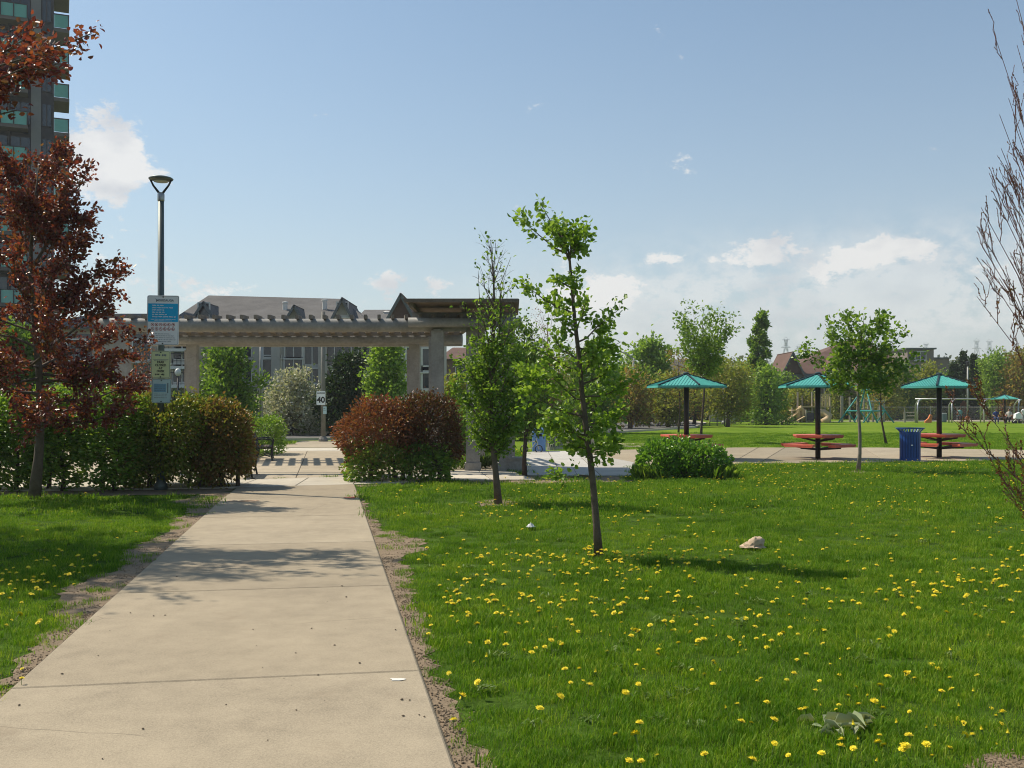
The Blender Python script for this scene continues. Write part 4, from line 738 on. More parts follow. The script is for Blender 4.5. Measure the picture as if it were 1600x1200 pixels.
    MB().bb(xa - ox + .3, xb - ox + 1.6, 0, 9, 0, Z(505, d)).build('wall', M_STUCCO, root); gable(root, xa, xb, d - .3, Z(503, d), Z(459, d), 9, ox, oy, M_SHINGLE_B, M_SHINGLE_B)
    for px, py in ((620, 560), (643, 560), (668, 562), (668, 590), (643, 592)): window(root, X(px, d), d - .005, Z(py, d), .8, 1.7, ox, oy, 0)
    d = 95; xa, xb = X(690, d), X(745, d); root = thing('brown_house', ((xa + xb) / 2, d), 'small brown brick house seen between column and upright tree', 'building'); ox, oy = root.location[:2]
    MB().bb(xa - ox, xb - ox, 0, 8, 0, Z(561, d)).build('wall', M_BROWNB, root); rf = MB(); z0, z1 = Z(561, d), Z(543, d + 4)
    rf.slab3([(xa - .4 - ox, -.5, z0), (xb + .4 - ox, -.5, z0), (xb + .4 - ox - 1.2, 4, z1), (xa + .8 - ox, 4, z1)], .15); rf.slab3([(xb + .4 - ox, 8.5, z0), (xa - .4 - ox, 8.5, z0), (xa + .8 - ox, 4, z1), (xb - .8 - ox, 4, z1)], .15); rf.slab3([(xa - .4 - ox, 8.5, z0), (xa - .4 - ox, -.5, z0), (xa + .8 - ox, 4, z1)], .15); rf.slab3([(xb + .4 - ox, -.5, z0), (xb + .4 - ox, 8.5, z0), (xb - .8 - ox, 4, z1)], .15)
    rf.build('roof', M_SHINGLE_B, root); window(root, X(722, d), d - .005, Z(580, d), 1.2, 1.6, ox, oy)
townhouses()
def beige_block():
    d = 72.; x0, x1 = X(40, d), X(302, d); zt = Z(512, d); root = thing('townhouse_block', ((x0 + x1) / 2, d), 'beige townhouses with balconies and garages behind the sign post, left of the grey block', 'building'); ox, oy = root.location[:2]
    L = lambda x, y, z: (x - ox, y - oy, z)
    MB().bb(x0 - ox, x1 - ox, 0, 11, 0, zt).build('wall', M_BRICKB, root); rf = MB(); zr = Z(490, d + 5)
    rf.slab3([L(x0 - .5, d - .5, zt), L(x1 + .5, d - .5, zt), L(x1 - 3, d + 5, zr), L(x0 + 3, d + 5, zr)], .15); rf.slab3([L(x1 + .5, d + 11.5, zt), L(x0 - .5, d + 11.5, zt), L(x0 + 3, d + 5, zr), L(x1 - 3, d + 5, zr)], .15); rf.slab3([L(x1 + .5, d - .5, zt), L(x1 + .5, d + 11.5, zt), L(x1 - 3, d + 5, zr)], .15); rf.slab3([L(x0 - .5, d + 11.5, zt), L(x0 - .5, d - .5, zt), L(x0 + 3, d + 5, zr)], .15); rf.build('roof', M_SHINGLE, root)
    for px in (70, 120, 222, 285):
        for py in (548, 580): window(root, X(px, d), d - .005, Z(py, d), 1.3, 1.6, ox, oy)
    for pa, pb, py in ((196, 240, 566), (268, 300, 548), (268, 300, 575), (268, 300, 604), (90, 150, 566)):
        xa, xb = X(pa, d), X(pb, d); z = Z(py, d); bl = MB().bb(xa - ox, xb - ox, -1.5, -.006, z - .12, z + .08).build('balcony', M_TRIM, root); r = MB(); r.bb(xa - ox, xb - ox, -1.49, -1.44, z + .9, z + .96)
        k = max(4, int((xb - xa) / .25))
        for i in range(k + 1): x = xa + (xb - xa - .04) * i / k; r.bb(x - ox, x + .03 - ox, -1.48, -1.45, z + .08, z + .9)
        r.build('railing', M_DARKMETAL, bl)
        MB().bb(xa + .3 - ox, xb - .3 - ox, -.05, -.006, z + .09, z + 2.0).build('balcony_door', M_GLASS, root)
    for pa, pb in ((206, 226), (236, 256), (160, 190)):
        xa, xb = X(pa, d), X(pb, d); dr = MB().bb(xa - ox, xb - ox, -.06, -.006, 0, 2.5).build('garage_door', M_FASCIA, root)
        for i in range(4): MB().bb(xa + .05 - ox, xb - .05 - ox, -.09, -.062, .1 + i * .6, .62 + i * .6).build('panel', M_FASCIA, dr)
beige_block()
def tower():
    d = 80.; x1 = X(84, d); x0 = x1 - 24; FL = 54.3 * d / F; zb = Z(321, d) ; root = thing('apartment_tower', (x1, d), 'dark glass apartment tower with turquoise balconies at the left edge', 'building'); ox, oy = x1, d; root.rotation_euler.z = R(24)
    body = mat('tower_precast', (.035, .037, .045), .6, .12, .3); lt = mat('tower_pale_pier', (.19, .19, .195), .7, .08, .4); gl = glass('tower_glass', (.018, .035, .05), .08, .7); teal = mat('balcony_glass', (.10, .34, .29), .12, .08, .5, spec=.6); soff = mat('balcony_slab', (.12, .105, .10), .8, .1, 1)
    b = lambda xa, xb, ya, yb, za, zc: MB().bb(xa - ox, xb - ox, ya - oy, yb - oy, za, zc)
    n = 14; z0 = zb - FL * math.floor(zb / FL)
    b(x0, x1, d, d + 12, 0, z0 + FL * n).build('wall', body, root); b(X(52, d), X(66, d), d - .55, d - .006, 0, z0 + FL * n).build('pier', lt, root); b(X(20, d), X(22, d), d - .5, d - .006, 0, z0 + FL * n).build('pier', body, root)
    for k in range(n):
        z = z0 + FL * k
        sl = b(x1 + .006, x1 + 1.12, d - .15, d + 3.2, z, z + .30).build('balcony', soff, root)
        b(x1 + .03, x1 + 1.06, d - .12, d - .09, z + .34, z + 1.32).build('glass_panel', teal, sl); b(x1 + 1.05, x1 + 1.08, d - .08, d + 3.1, z + .34, z + 1.32).build('glass_panel', teal, sl)
        r = b(x1 + .0, x1 + 1.10, d - .14, d - .06, z + 1.33, z + 1.41); r.bb(x1 + 1.03 - ox, x1 + 1.11 - ox, -.059, 3.15, z + 1.33, z + 1.41); r.bb(x1 + 1.03 - ox, x1 + 1.10 - ox, -.20, -.141, z + .31, z + 1.4); r.build('rail', M_DARKMETAL, sl)
        for xa, xb in ((X(67, d), x1 - .15), (X(23, d), X(51.5, d)), (X(-20, d), X(19.5, d))):
            w = b(xa + .05, xb - .05, d - .07, d - .006, z + .7, z + FL - .35).build('window', gl, root)
            fr = b(xa + .03, xb - .03, d - .12, d - .071, z + .62, z + .69); m = (xa + xb) / 2; fr.bb(m - .04 - ox, m + .04 - ox, -.12, -.071, z + .691, z + FL - .36); fr.build('frame', M_DARKMETAL, w)
        s2 = b(X(-8, d), X(48, d), d - 1.5, d - .125, z, z + .25).build('balcony', soff, root); b(X(-8, d) + .05, X(48, d) - .05, d - 1.47, d - 1.43, z + .28, z + 1.25).build('glass_panel', teal, s2)
        r = b(X(-8, d), X(48, d), d - 1.5, d - 1.4, z + 1.26, z + 1.33)
        for t in (0, .33, .66, 1): x = X(-8, d) + .04 + (X(48, d) - X(-8, d) - .08) * t; r.bb(x - .04 - ox, x + .04 - ox, -1.56, -1.501, z + .251, z + 1.3)
        r.build('rail', M_DARKMETAL, s2)
    MB().bb(x0 - ox - .2, x1 - ox + .2, -.3, 12.3, z0 + FL * n + .003, z0 + FL * n + .8).build('parapet', body, root)
tower()
def brown_building():
    d = 128.; xa, xb = X(1214, d), X(1432, d); ze = Z(584, d); zr = Z(531, d + 9); root = thing('community_building', ((xa + xb) / 2, d), 'large building with sweeping brown shingle roof and dormer behind the playground', 'building'); ox, oy = root.location[:2]; L = lambda x, y, z: (x - ox, y - oy, z)
    MB().bb(xa + .8 - ox, xb - .8 - ox, 0, 18, 0, ze).build('wall', M_BROWNB, root); rf = MB(); r0, r1 = X(1325, d + 9), X(1350, d + 9)
    c = [(xa, d - .9, ze), (xb, d - .9, ze), (xb, d + 19, ze), (xa, d + 19, ze)]; t = [(r0, d + 9, zr), (r1, d + 9, zr)]
    rf.slab3([L(*c[0]), L(*c[1]), L(*t[1]), L(*t[0])], .25); rf.slab3([L(*c[1]), L(*c[2]), L(*t[1])], .25); rf.slab3([L(*c[2]), L(*c[3]), L(*t[0]), L(*t[1])], .25); rf.slab3([L(*c[3]), L(*c[0]), L(*t[0])], .25); rf.build('roof', M_SHINGLE_B, root)
    gable(root, X(1217, d), X(1250, d), d - 1.2, ze + .1, Z(550, d), 7, ox, oy, M_SHINGLE_B, M_SHINGLE_B, .5); gable(root, X(1283, d), X(1330, d), d - 1.4, ze + .1, Z(556, d), 8, ox, oy, M_GABLE, M_SHINGLE_B, .5)
    for px in (1228, 1262, 1300, 1330, 1395): window(root, X(px, d), d - .005, Z(604, d), 2.0, 2.2, ox, oy)
    MB().bb(xa + .6 - ox, xb - .6 - ox, -.95, -.85, ze - .45, ze - .05).build('fascia', M_FASCIA, root)
    d = 150.; xa, xb = X(1418, d), X(1459, d); root = thing('flat_roofed_house', ((xa + xb) / 2, d), 'brown-grey flat-topped house above the trees right of the maple', 'building'); ox, oy = root.location[:2]
    MB().bb(xa - ox, xb - ox, 0, 10, 0, Z(546, d)).build('wall', mat('taupe_siding', (.21, .17, .15), .85, .12, .6), root); MB().bb(xa - .3 - ox, xb + .3 - ox, -.3, 10.3, Z(545.9, d), Z(543.5, d)).build('roof', M_FASCIA, root)
    MB().bb(xb - ox + .01, X(1488, d) - ox, 1, 10, 0, Z(560, d)).build('wing', mat('taupe_siding', (.2, .17, .15)), root); MB().bb(xb - ox + .01, X(1489, d) - ox, .7, 10.2, Z(559.9, d), Z(558, d)).build('wing_roof', M_FASCIA, root)
    for px, py in ((1438, 556), (1446, 580), (1428, 580)): window(root, X(px, d), d - .005, Z(py, d), 1.6, 1.2, ox, oy)
    d = 140; xa, xb = X(1058, d), X(1092, d); root = thing('grey_roofed_house', ((xa + xb) / 2, d), 'far house with dark grey roof showing between trees above the first shelter', 'building'); ox, oy = root.location[:2]
    MB().bb(xa - 3 - ox, xb - ox, 0, 9, 0, Z(585, d)).build('wall', M_BROWNB, root); rf = MB(); z0, z1 = Z(585, d), Z(561.5, d + 4.5); rf.slab3([(xa - 3.4 - ox, -.5, z0), (xb + .4 - ox, -.5, z0), (xb - .5 - ox, 4.5, z1), (xa - ox, 4.5, z1)], .2); rf.slab3([(xb + .4 - ox, 9.5, z0), (xa - 3.4 - ox, 9.5, z0), (xa - ox, 4.5, z1), (xb - .5 - ox, 4.5, z1)], .2); rf.slab3([(xb + .4 - ox, -.5, z0), (xb + .4 - ox, 9.5, z0), (xb - .5 - ox, 4.5, z1)], .2); rf.slab3([(xa - 3.4 - ox, 9.5, z0), (xa - 3.4 - ox, -.5, z0), (xa - ox, 4.5, z1)], .2); rf.build('roof', M_SHINGLE, root)
    window(root, X(1075, d), d - .005, Z(600, d), 1.6, 1.4, ox, oy)
brown_building()
def pylon(px, py, d, label):
    root = thing('power_pylon', (X(px, d), d), label, 'pylon', 'power pylons on the horizon'); h = Z(py, d); m = mat('hazed_galvanised_steel', (.42, .44, .46), .5, .1, 1, 0, .4); mb = MB(); w = h * .14  # steel colour lightened to stand in for distance haze
    for sx in (-1, 1):
        for sy in (-1, 1): mb.beam((sx * w / 2, sy * w / 2, 0), (sx * w * .12, sy * w * .12, h), .13, .13)
        for i in range(5):
            z0, z1 = h * i / 5, h * (i + 1) / 5; k0, k1 = w / 2 * (1 - .76 * i / 5), w / 2 * (1 - .76 * (i + 1) / 5)
            mb.beam((k0 * sx, -k0, z0), (-k1 * sx, -k1, z1), .2, .2); mb.beam((k0 * sx, k0, z0), (-k1 * sx, k1, z1), .2, .2)
    mb.build('tower', m, root)
    for z, l in ((.99, .05), (.88, .065), (.76, .05)): MB().beam((-l * h, 0, h * z), (l * h, 0, h * z), .2, .2).beam((-l * h, 0, h * z + .1), (0, 0, h * (z + .04)), .1, .1).beam((l * h, 0, h * z + .1), (0, 0, h * (z + .04)), .1, .1).build('arm', m, root)
pylon(1228, 530, 520, 'distant lattice pylon left of the brown roof, the larger one'); pylon(1248, 541, 760, 'distant small pylon between the larger one and the brown roof'); pylon(1447, 537, 800, 'distant pylon rising over the flat-topped house'); pylon(1526, 532, 700, 'distant pylon right of the pale lamp post, nearer the shelter'); pylon(1546, 533, 730, 'distant pylon above the farthest turquoise shelter'); pylon(1201, 542, 700, 'distant pylon just right of the cone-shaped tree')
# ------------------------------------------------------------------ street furniture, signs, shelters, playground, people
M_POLE = mat('green_grey_pole', (.10, .125, .12), .45, .15, 3, 0, .3, .4); M_WHITE_P = mat('white_sign', (.86, .88, .90), .4, .04, 3); M_BLUE_P = mat('cyan_print', (.01, .44, .80), .4, .05, 3); M_BLACK_P = mat('black_print', (.02, .02, .022), .5, .1, 4); M_RED_P = mat('red_print', (.45, .04, .035), .5, .1, 4); M_GREY_P = mat('grey_print', (.16, .20, .24), .5, .1, 4); M_YEL_P = mat('pale_yellow_sign', (.70, .76, .44), .45, .06, 3); M_PALE_P = mat('pale_blue_sign', (.52, .68, .70), .45, .10, 2); M_LBLUE_P = mat('light_blue_print', (.22, .42, .58), .5, .1, 4)
M_LIGHTPOLE = mat('pale_grey_pole', (.34, .34, .33), .5, .1, 3, 0, .2); M_DARKPOLE = mat('grey_wood_pole', (.20, .19, .17), .8, .25, 3, .3)
def rrect(w, h, r, n=4):
    out = []
    for cx, cz, a0 in ((w / 2 - r, h / 2 - r, 0), (-w / 2 + r, h / 2 - r, 90), (-w / 2 + r, -h / 2 + r, 180), (w / 2 - r, -h / 2 + r, 270)):
        for k in range(n + 1): a = R(a0 + 90 * k / n); out.append((cx + r * math.cos(a), cz + r * math.sin(a)))
    return out
def plate(pts, y0, y1): n = len(pts); return MB().add([(x, y0, z) for x, z in pts] + [(x, y1, z) for x, z in pts], [tuple(range(n)), tuple(range(n, 2 * n))[::-1]] + [(i, n + i, n + (i + 1) % n, (i + 1) % n) for i in range(n)])
def words_line(parent, m, x0, z, w, h, y, seed, name='text_line'):   # print too blurred to read in the photograph: word-long strokes
    r = random.Random(seed); mb = MB(); x = x0
    while x < x0 + w - h:
        l = min(r.uniform(1.6, 5.2) * h, x0 + w - x); k = max(1, int(l / (h * .8)))
        for i in range(k): mb.box((x + (i + .5) * l / k, y, z + r.choice((0, .1, -.08)) * h), (l / k * .72, .0016, h * r.uniform(.7, 1.1)))
        x += l + h * .75
    return mb.build(name, m, parent)
def lamp_post():
    d = 20.; x = X(251.5, d); root = thing('lamp_post', (x, d), 'tall grey-green lamp post with forked disc lamp, rising out of the hedge', 'lamp post'); zt = Z(313, d)
    MB().tube([(0, 0, -.05), (0, 0, zt)], [.070, .058], 16).build('pole', M_POLE, root, True); MB().lathe([(.13, 0), (.13, .1), (.085, .16), (.07, .3)], n=16).build('pole_base', M_POLE, root, True)
    MB().lathe([(.062, 0), (.068, .02), (.068, .14), (.05, .17)], (0, 0, zt - .02), 14).build('collar', mat('bare_metal', (.35, .35, .34), .35, .1, 4, 0, .6), root, True)
    zh = Z(280.5, d)
    for s in (-1, 1): MB().tube([(s * .015, 0, zt + .10), (s * .05, 0, zt + .16), (s * .15, 0, zt + .29), (s * .205, 0, zh - .005)], [.026, .024, .02, .018], 8).build('arm', M_DARKMETAL, root, True)
    h = MB().lathe([(.0, -.03), (.15, -.028), (.225, -.005), (.235, .015), (.21, .035), (.13, .058), (.0, .072)], (0, 0, zh), 26, False).build('lamp_head', M_POLE, root, True); MB().lathe([(.0, -.05), (.13, -.046), (.14, -.032), (.0, -.03)], (0, 0, zh), 22, False).build('lens', mat('lamp_lens', (.5, .5, .45), .2, .05, 5), h, True)
    # signs strapped to the post
    yy = d - .085
    def sign(nm, lb, pxc, pyc, w, h, m, tilt=0):
        s = thing(nm, (X(pxc, d), yy, Z(pyc, d)), lb, 'sign'); s.rotation_euler.y = R(tilt); plate(rrect(w, h, .035), -.004, .004).build('panel', m, s)
        for z in (h / 2 - .03, -h / 2 + .03): MB().lathe([(.0, 0), (.013, .001), (.013, .007), (.0, .008)], n=8, cap=False).build('bolt', M_BLACK_P, s, loc=(0, -.006, z)).rotation_euler = (R(90), 0, 0)
        rim = MB(); o, i = rrect(w - .02, h - .02, .03), rrect(w - .032, h - .032, .026); n = len(o); rim.add([(a, -.0055, b) for a, b in o + i], [(k, (k + 1) % n, n + (k + 1) % n, n + k) for k in range(n)]); rim.build('border', M_GREY_P, s)
        MB().box((.03, .045, 0), (.10, .08, .05)).build('bracket', M_DARKMETAL, s); return s
    s = sign('park_sign', 'large white and blue park rules sign, topmost on the lamp post', 257, 501, .62, .965, M_WHITE_P, .8)
    W_, H_ = .62, .965; plate([(-.29, .325), (.29, .325), (.29, -.03), (-.29, -.03)], -.0062, -.0045).build('blue_band', M_BLUE_P, s)
    text('MISSISSAUGA', .058, (.035, -.0075, .385), M_GREY_P, s, bold=.001)
    MB().add([(-.155, -.006, .425), (-.12, -.006, .40), (-.125, -.006, .36), (-.145, -.006, .345), (-.13, -.006, .39)], [(0, 4, 1), (4, 3, 2), (1, 4, 2)]).build('leaf_emblem', M_GREY_P, s)
    for i, (w, q) in enumerate(((.22, 1), (.40, 2), (.26, 3), (.24, 4), (.31, 5), (.46, 6))): words_line(s, M_WHITE_P, -.21, .287 - i * .044, w, .021, -.0075, 10 + i)
    for i, w in enumerate((.48, .34)): words_line(s, M_WHITE_P, -.235 + (.48 - w) / 2, .018 - i * .03, w, .013, -.0075, 20 + i)
    for r in range(2):
        for c in range(6):
            x0, z0 = -.2 + c * .08, -.085 - r * .085; ring = MB(); n = 14
            ring.add([(x0 + q * math.cos(6.2832 * k / n), -.0062, z0 + q * math.sin(6.2832 * k / n)) for q in (.033, .026) for k in range(n)], [(k, (k + 1) % n, n + (k + 1) % n, n + k) for k in range(n)]); ring.beam((x0 - .022, -.0066, z0 + .022), (x0 + .022, -.0066, z0 - .022), .0012, .006)
            p = ring.build('prohibition_mark', M_RED_P, s); rr = random.Random(r * 9 + c); q = MB()
            for k in range(3): q.box((x0 + rr.uniform(-.01, .01), -.0058, z0 + rr.uniform(-.012, .012)), (rr.uniform(.006, .022), .0008, rr.uniform(.006, .018)))
            q.build('pictogram', M_BLACK_P, p)
    for i, w in enumerate((.30, .46, .50, .50, .36)): words_line(s, M_GREY_P, -w / 2, -.265 - i * .038, w, .012, -.0062, 30 + i)
    s = sign('closing_sign', 'small pale yellow park closing sign, middle one on the lamp post', 253.5, 570, .375, .535, M_YEL_P, 1)
    words_line(s, M_GREY_P, -.11, .185, .22, .035, -.0065, 41)
    words_line(s, M_GREY_P, -.13, .075, .26, .012, -.0065, 42); MB().box((0, -.0055, .10), (.3, .001, .006)).build('rule', M_GREY_P, s)
    for i, tx in enumerate(('PARK', 'CLOSED', 'AT', 'DUSK')): text(tx, .058, (0, -.0065, .045 - i * .058), M_BLACK_P, s, bold=.0015)
    words_line(s, M_BLACK_P, -.11, -.19, .22, .03, -.0065, 44)
    s = sign('notice_sign', 'faded pale blue notice, lowest on the lamp post', 254.5, 611, .375, .47, M_PALE_P, 1)
    plate([(-.15, .14), (.09, .14), (.09, -.02), (-.15, -.02)], -.0062, -.0045).build('printed_patch', M_LBLUE_P, s); MB().box((.125, -.0055, .06), (.02, .001, .2)).build('stripe', M_GREY_P, s)
    for i in range(4): words_line(s, M_GREY_P, -.13, .115 - i * .035, .2, .010, -.0075, 50 + i)
    for i in range(3): words_line(s, M_GREY_P, -.14, -.06 - i * .035, .26, .010, -.0062, 60 + i)
lamp_post()
def pole(nm, lb, px, d, ztop, r, m, head=None, cat='street lamp'):
    root = thing(nm, (X(px, d), d), lb, cat); MB().tube([(0, 0, -.05), (0, 0, ztop)], [r, r * .8], 10).build('pole', m, root, True); MB().lathe([(r * 1.9, 0), (r * 1.9, .12), (r * 1.1, .25)], n=10).build('pole_base', m, root)
    if head == 'lantern': MB().lathe([(.0, 0), (.12, .02), (.16, .12), (.16, .34), (.22, .38), (.0, .5)], (0, 0, ztop), 12, False).build('lamp_head', M_DARKMETAL, root)
    if head == 'globe': MB().lathe([(.02, 0), (.1, .03), (.17, .13), (.19, .25), (.16, .38), (.06, .46), (.0, .47)], (0, 0, ztop), 12, False).build('lamp_globe', mat('lamp_globe', (.6, .6, .56), .3, .05, 3), root, True)
    if head and head[0] in 'lr' and len(head) == 1:
        s = -1 if head == 'l' else 1; MB().tube([(0, 0, ztop - .1), (s * .5, 0, ztop + .35), (s * 1.6, 0, ztop + .75)], [r * .6, r * .5, r * .45], 8).build('arm', m, root, True); MB().box((s * 1.95, 0, ztop + .78), (.75, .26, .13)).build('lamp_head', M_LIGHTPOLE, root)
    return root
pole('street_lamp', 'pale slim street pole in front of the bright street tree under the pergola', 408, 48, 5.3, .085, M_LIGHTPOLE, 'lantern')
pole('street_lamp', 'street lamp with slanted arm behind the yellowish tree under the pergola', 622, 66, Z(548, 66), .08, M_LIGHTPOLE, 'r')
pole('street_lamp', 'old-style lamp post with globe near the garages behind the yellow sign', 278, 60, Z(588, 60), .07, M_DARKMETAL, 'globe')
pole('park_lamp', 'pale lamp post with dark lantern right of the first turquoise shelter', 1130.5, 92, Z(588, 92), .10, M_LIGHTPOLE, 'lantern')
pole('park_lamp', 'pale lamp post between the swing frame bays', 1512, 102, Z(572, 102), .09, M_LIGHTPOLE, 'lantern')
pole('street_lamp', 'street lamp with arm in front of the broad rounded tree', 990, 82, Z(560, 82), .10, M_LIGHTPOLE, 'l')
def speed_sign():
    d = 46.; root = pole('utility_pole', 'grey wooden pole by the street carrying the speed limit sign', 505, d, Z(487, d), .11, M_DARKPOLE, None, 'pole')
    s = thing('speed_limit_sign', (X(502.5, d), d - .16, Z(622, d)), 'white MAXIMUM 40 speed limit sign on the grey street pole', 'sign'); plate(rrect(.40, .62, .03), -.005, .005).build('panel', M_WHITE_P, s); text('40', .36, (0, -.007, -.09), M_BLACK_P, s, bold=.012); text('MAXIMUM', .075, (0, -.007, .22), M_BLACK_P, s, bold=.003)
    s = thing('plate', (X(508.5, d), d - .15, Z(641, d)), 'small pale plate below the speed limit sign', 'sign'); plate(rrect(.16, .34, .02), -.005, .005).build('panel', M_PALE_P, s); words_line(s, M_GREY_P, -.06, .08, .12, .03, -.007, 71); words_line(s, M_GREY_P, -.06, 0, .12, .03, -.007, 72)
speed_sign()
def stop_sign():
    d = 80.; root = thing('stop_sign', (X(1023.5, d), d), 'red octagonal STOP sign on thin post by the street fence', 'sign'); z = Z(640, d); MB().tube([(0, .05, 0), (0, .05, z + .25)], .035, 8).build('post', M_LIGHTPOLE, root)
    oc = [(.34 * math.cos(R(22.5 + 45 * k)), z + .34 * math.sin(R(22.5 + 45 * k))) for k in range(8)]; oc2 = [(x * .93, z + (q - z) * .93) for x, q in oc]
    plate(oc, -.01, .01).build('border', M_WHITE_P, root); plate(oc2, -.016, -.0102).build('panel', M_RED_P, root); text('STOP', .24, (0, -.019, z), M_WHITE_P, root, bold=.006)
stop_sign()
# --- iron benches by the plaza
M_IRON = mat('black_iron', (.022, .022, .024), .5, .2, 5, 0, .2); M_SLAT = mat('brown_bench_slat', (.10, .07, .05), .7, .25, 5, .3)
def bench(loc, rz, label):
    root = thing('park_bench', loc, label, 'bench', 'benches round the plaza', rz)
    for s in (-.72, .72):
        f = MB(); f.tube([(s, -.02, 0), (s, .03, .22), (s, .02, .40), (s, -.04, .62), (s, -.12, .86)], .022, 7); f.tube([(s, .46, 0), (s, .42, .2), (s, .44, .40)], .022, 7); f.tube([(s, .02, .40), (s, .25, .385), (s, .45, .41)], .02, 6); f.tube([(s, -.05, .64), (s, .2, .66), (s, .42, .64), (s, .47, .58), (s, .44, .41)], .018, 6); f.tube([(s, .02, .12), (s, .24, .19), (s, .44, .12)], .013, 6); f.box((s, -.03, .015), (.05, .1, .03)); f.box((s, .47, .015), (.05, .1, .03)); f.build('end_frame', M_IRON, root)
    for i in range(5): MB().box((0, .05 + i * .092, .425), (1.54, .07, .028)).build('slat', M_SLAT, root)
    for i in range(4): z = .53 + i * .095; MB().box((0, -.0 - (z - .42) * .24, z), (1.54, .028, .075)).build('slat', M_SLAT, root)
    MB().tube([(-.72, .22, .20), (.72, .22, .20)], .014, 6).build('stretcher', M_IRON, root)
    return root
b0 = bench((X(402, 30.6), 30.6), R(-78), 'black bench at the far left of the plaza, end-on beside the grass clump')
dup(b0, (X(366, 23.3), 23.3), R(-80), 'bench half hidden behind the rusty shrub left of the path'); dup(b0, (X(590, 23.2), 23.2), R(75), 'bench almost hidden behind the copper-red shrub'); dup(b0, (X(1013, 80), 78), R(20), 'dark bench by the street at the far side of the lawn'); dup(b0, (X(1165, 92), 92), R(10), 'dark bench beside the grey cabinet beyond the lawn')
# --- turquoise picnic shelters
M_TEAL = mat('turquoise_roof', (.085, .38, .33), .5, .22, 1.5, .1, spec=.4); M_TEALD = mat('dark_rib', (.02, .04, .045), .5, .2, 3); M_POST = mat('brown_black_post', (.025, .018, .016), .5, .2, 3, .1); M_RED = mat('coral_red_plastic', (.56, .12, .07), .45, .14, 2.5, .05, spec=.4); M_REDU = mat('red_edge', (.40, .05, .035), .5, .1, 3)
def shelter(loc, rz, srz, label):
    root = thing('picnic_shelter', loc, label, 'picnic shelter', 'turquoise picnic shelters'); Rr, ze, za = 1.225, 2.235, 2.60
    MB().lathe([(.078, -.03), (.078, 2.5)], n=16).build('post', M_POST, root, True); MB().lathe([(.17, 0), (.17, .015), (.08, .02)], n=14).build('foot_plate', M_POST, root)
    c = [Vector((Rr * math.cos(rz + R(60 * k)), Rr * math.sin(rz + R(60 * k)), ze)) for k in range(6)]; ap = Vector((0, 0, za))
    for k in range(6):
        a, b = c[k], c[(k + 1) % 6]; m = MB(); m.slab3([a, b, ap], .018)
        nrm = (b - a).cross(ap - a).normalized(); n = 13; e = (b - a)                                        # standing seams
        for i in range(1, n):
            t = i / n; p = a + e * t; up = (ap - (a + b) / 2); f = 1 - abs(2 * t - 1); m.beam(p + nrm * .006, p + up * f * .97 + nrm * .006, .011, .016)
        m.build('roof_panel', M_TEAL, root); MB().beam(a + Vector((0, 0, -.035)), b + Vector((0, 0, -.035)), .03, .05).build('eave', M_TEAL, root); MB().beam(a + nrm * .01 + Vector((0, 0, .008)), ap + Vector((0, 0, .012)), .05, .035).build('rib', M_TEALD, root)
        MB().beam(a * .92 + Vector((0, 0, ze * .08 - .05)), Vector((0, 0, za - .09)), .035, .05).build('rafter', M_POST, root)
    MB().lathe([(.10, -.02), (.10, .03), (.05, .06), (.0, .065)], (0, 0, za), 12, False).build('cap', M_TEALD, root)
    tt = [(.80 * math.cos(srz + R(30 + 60 * k)), .80 * math.sin(srz + R(30 + 60 * k))) for k in range(6)]; t2 = [(x * .965, y * .965) for x, y in tt]
    tb = MB(); tb.prism(tt, .70, .752); tb.prism(t2, .66, .699); tb.build('table_top', M_RED, root)
    for k in range(4):
        a = srz + R(45 + 90 * k); q = Matrix.Rotation(a, 3, 'Z'); P = lambda x, y, z: q @ Vector((x, y, z)); st = MB(); pl = [(.62, -.36), (.98, -.53), (.98, .53), (.62, .36)]; st.prism([tuple((q @ Vector((*p, 0)))[:2]) for p in pl], .425, .47); st.prism([tuple((q @ Vector((p[0] * .985 + .01, p[1] * .94, 0)))[:2]) for p in pl], .385, .424); st.build('seat', M_RED, root)
        MB().beam(P(.06, 0, .30), P(.80, 0, .365), .07, .06).build('seat_arm', M_POST, root); MB().beam(P(.06, 0, .55), P(.6, 0, .645), .05, .05).build('table_arm', M_POST, root)
    return root
def shx(px, py): return G(px, py)
shelter(G(1072.5, 717.5), R(-142), R(10), 'turquoise-roofed picnic table behind the round green bush'); shelter(G(1278, 717.5), R(-94), R(-8), 'turquoise-roofed picnic table left of the maple and blue bin'); shelter(G(1467.5, 715.5), R(-116), R(-8), 'turquoise-roofed picnic table right of the blue bin')
shelter((X(1570, 94), 94), R(-100), R(5), 'small distant turquoise shelter by the swings behind the seated people')
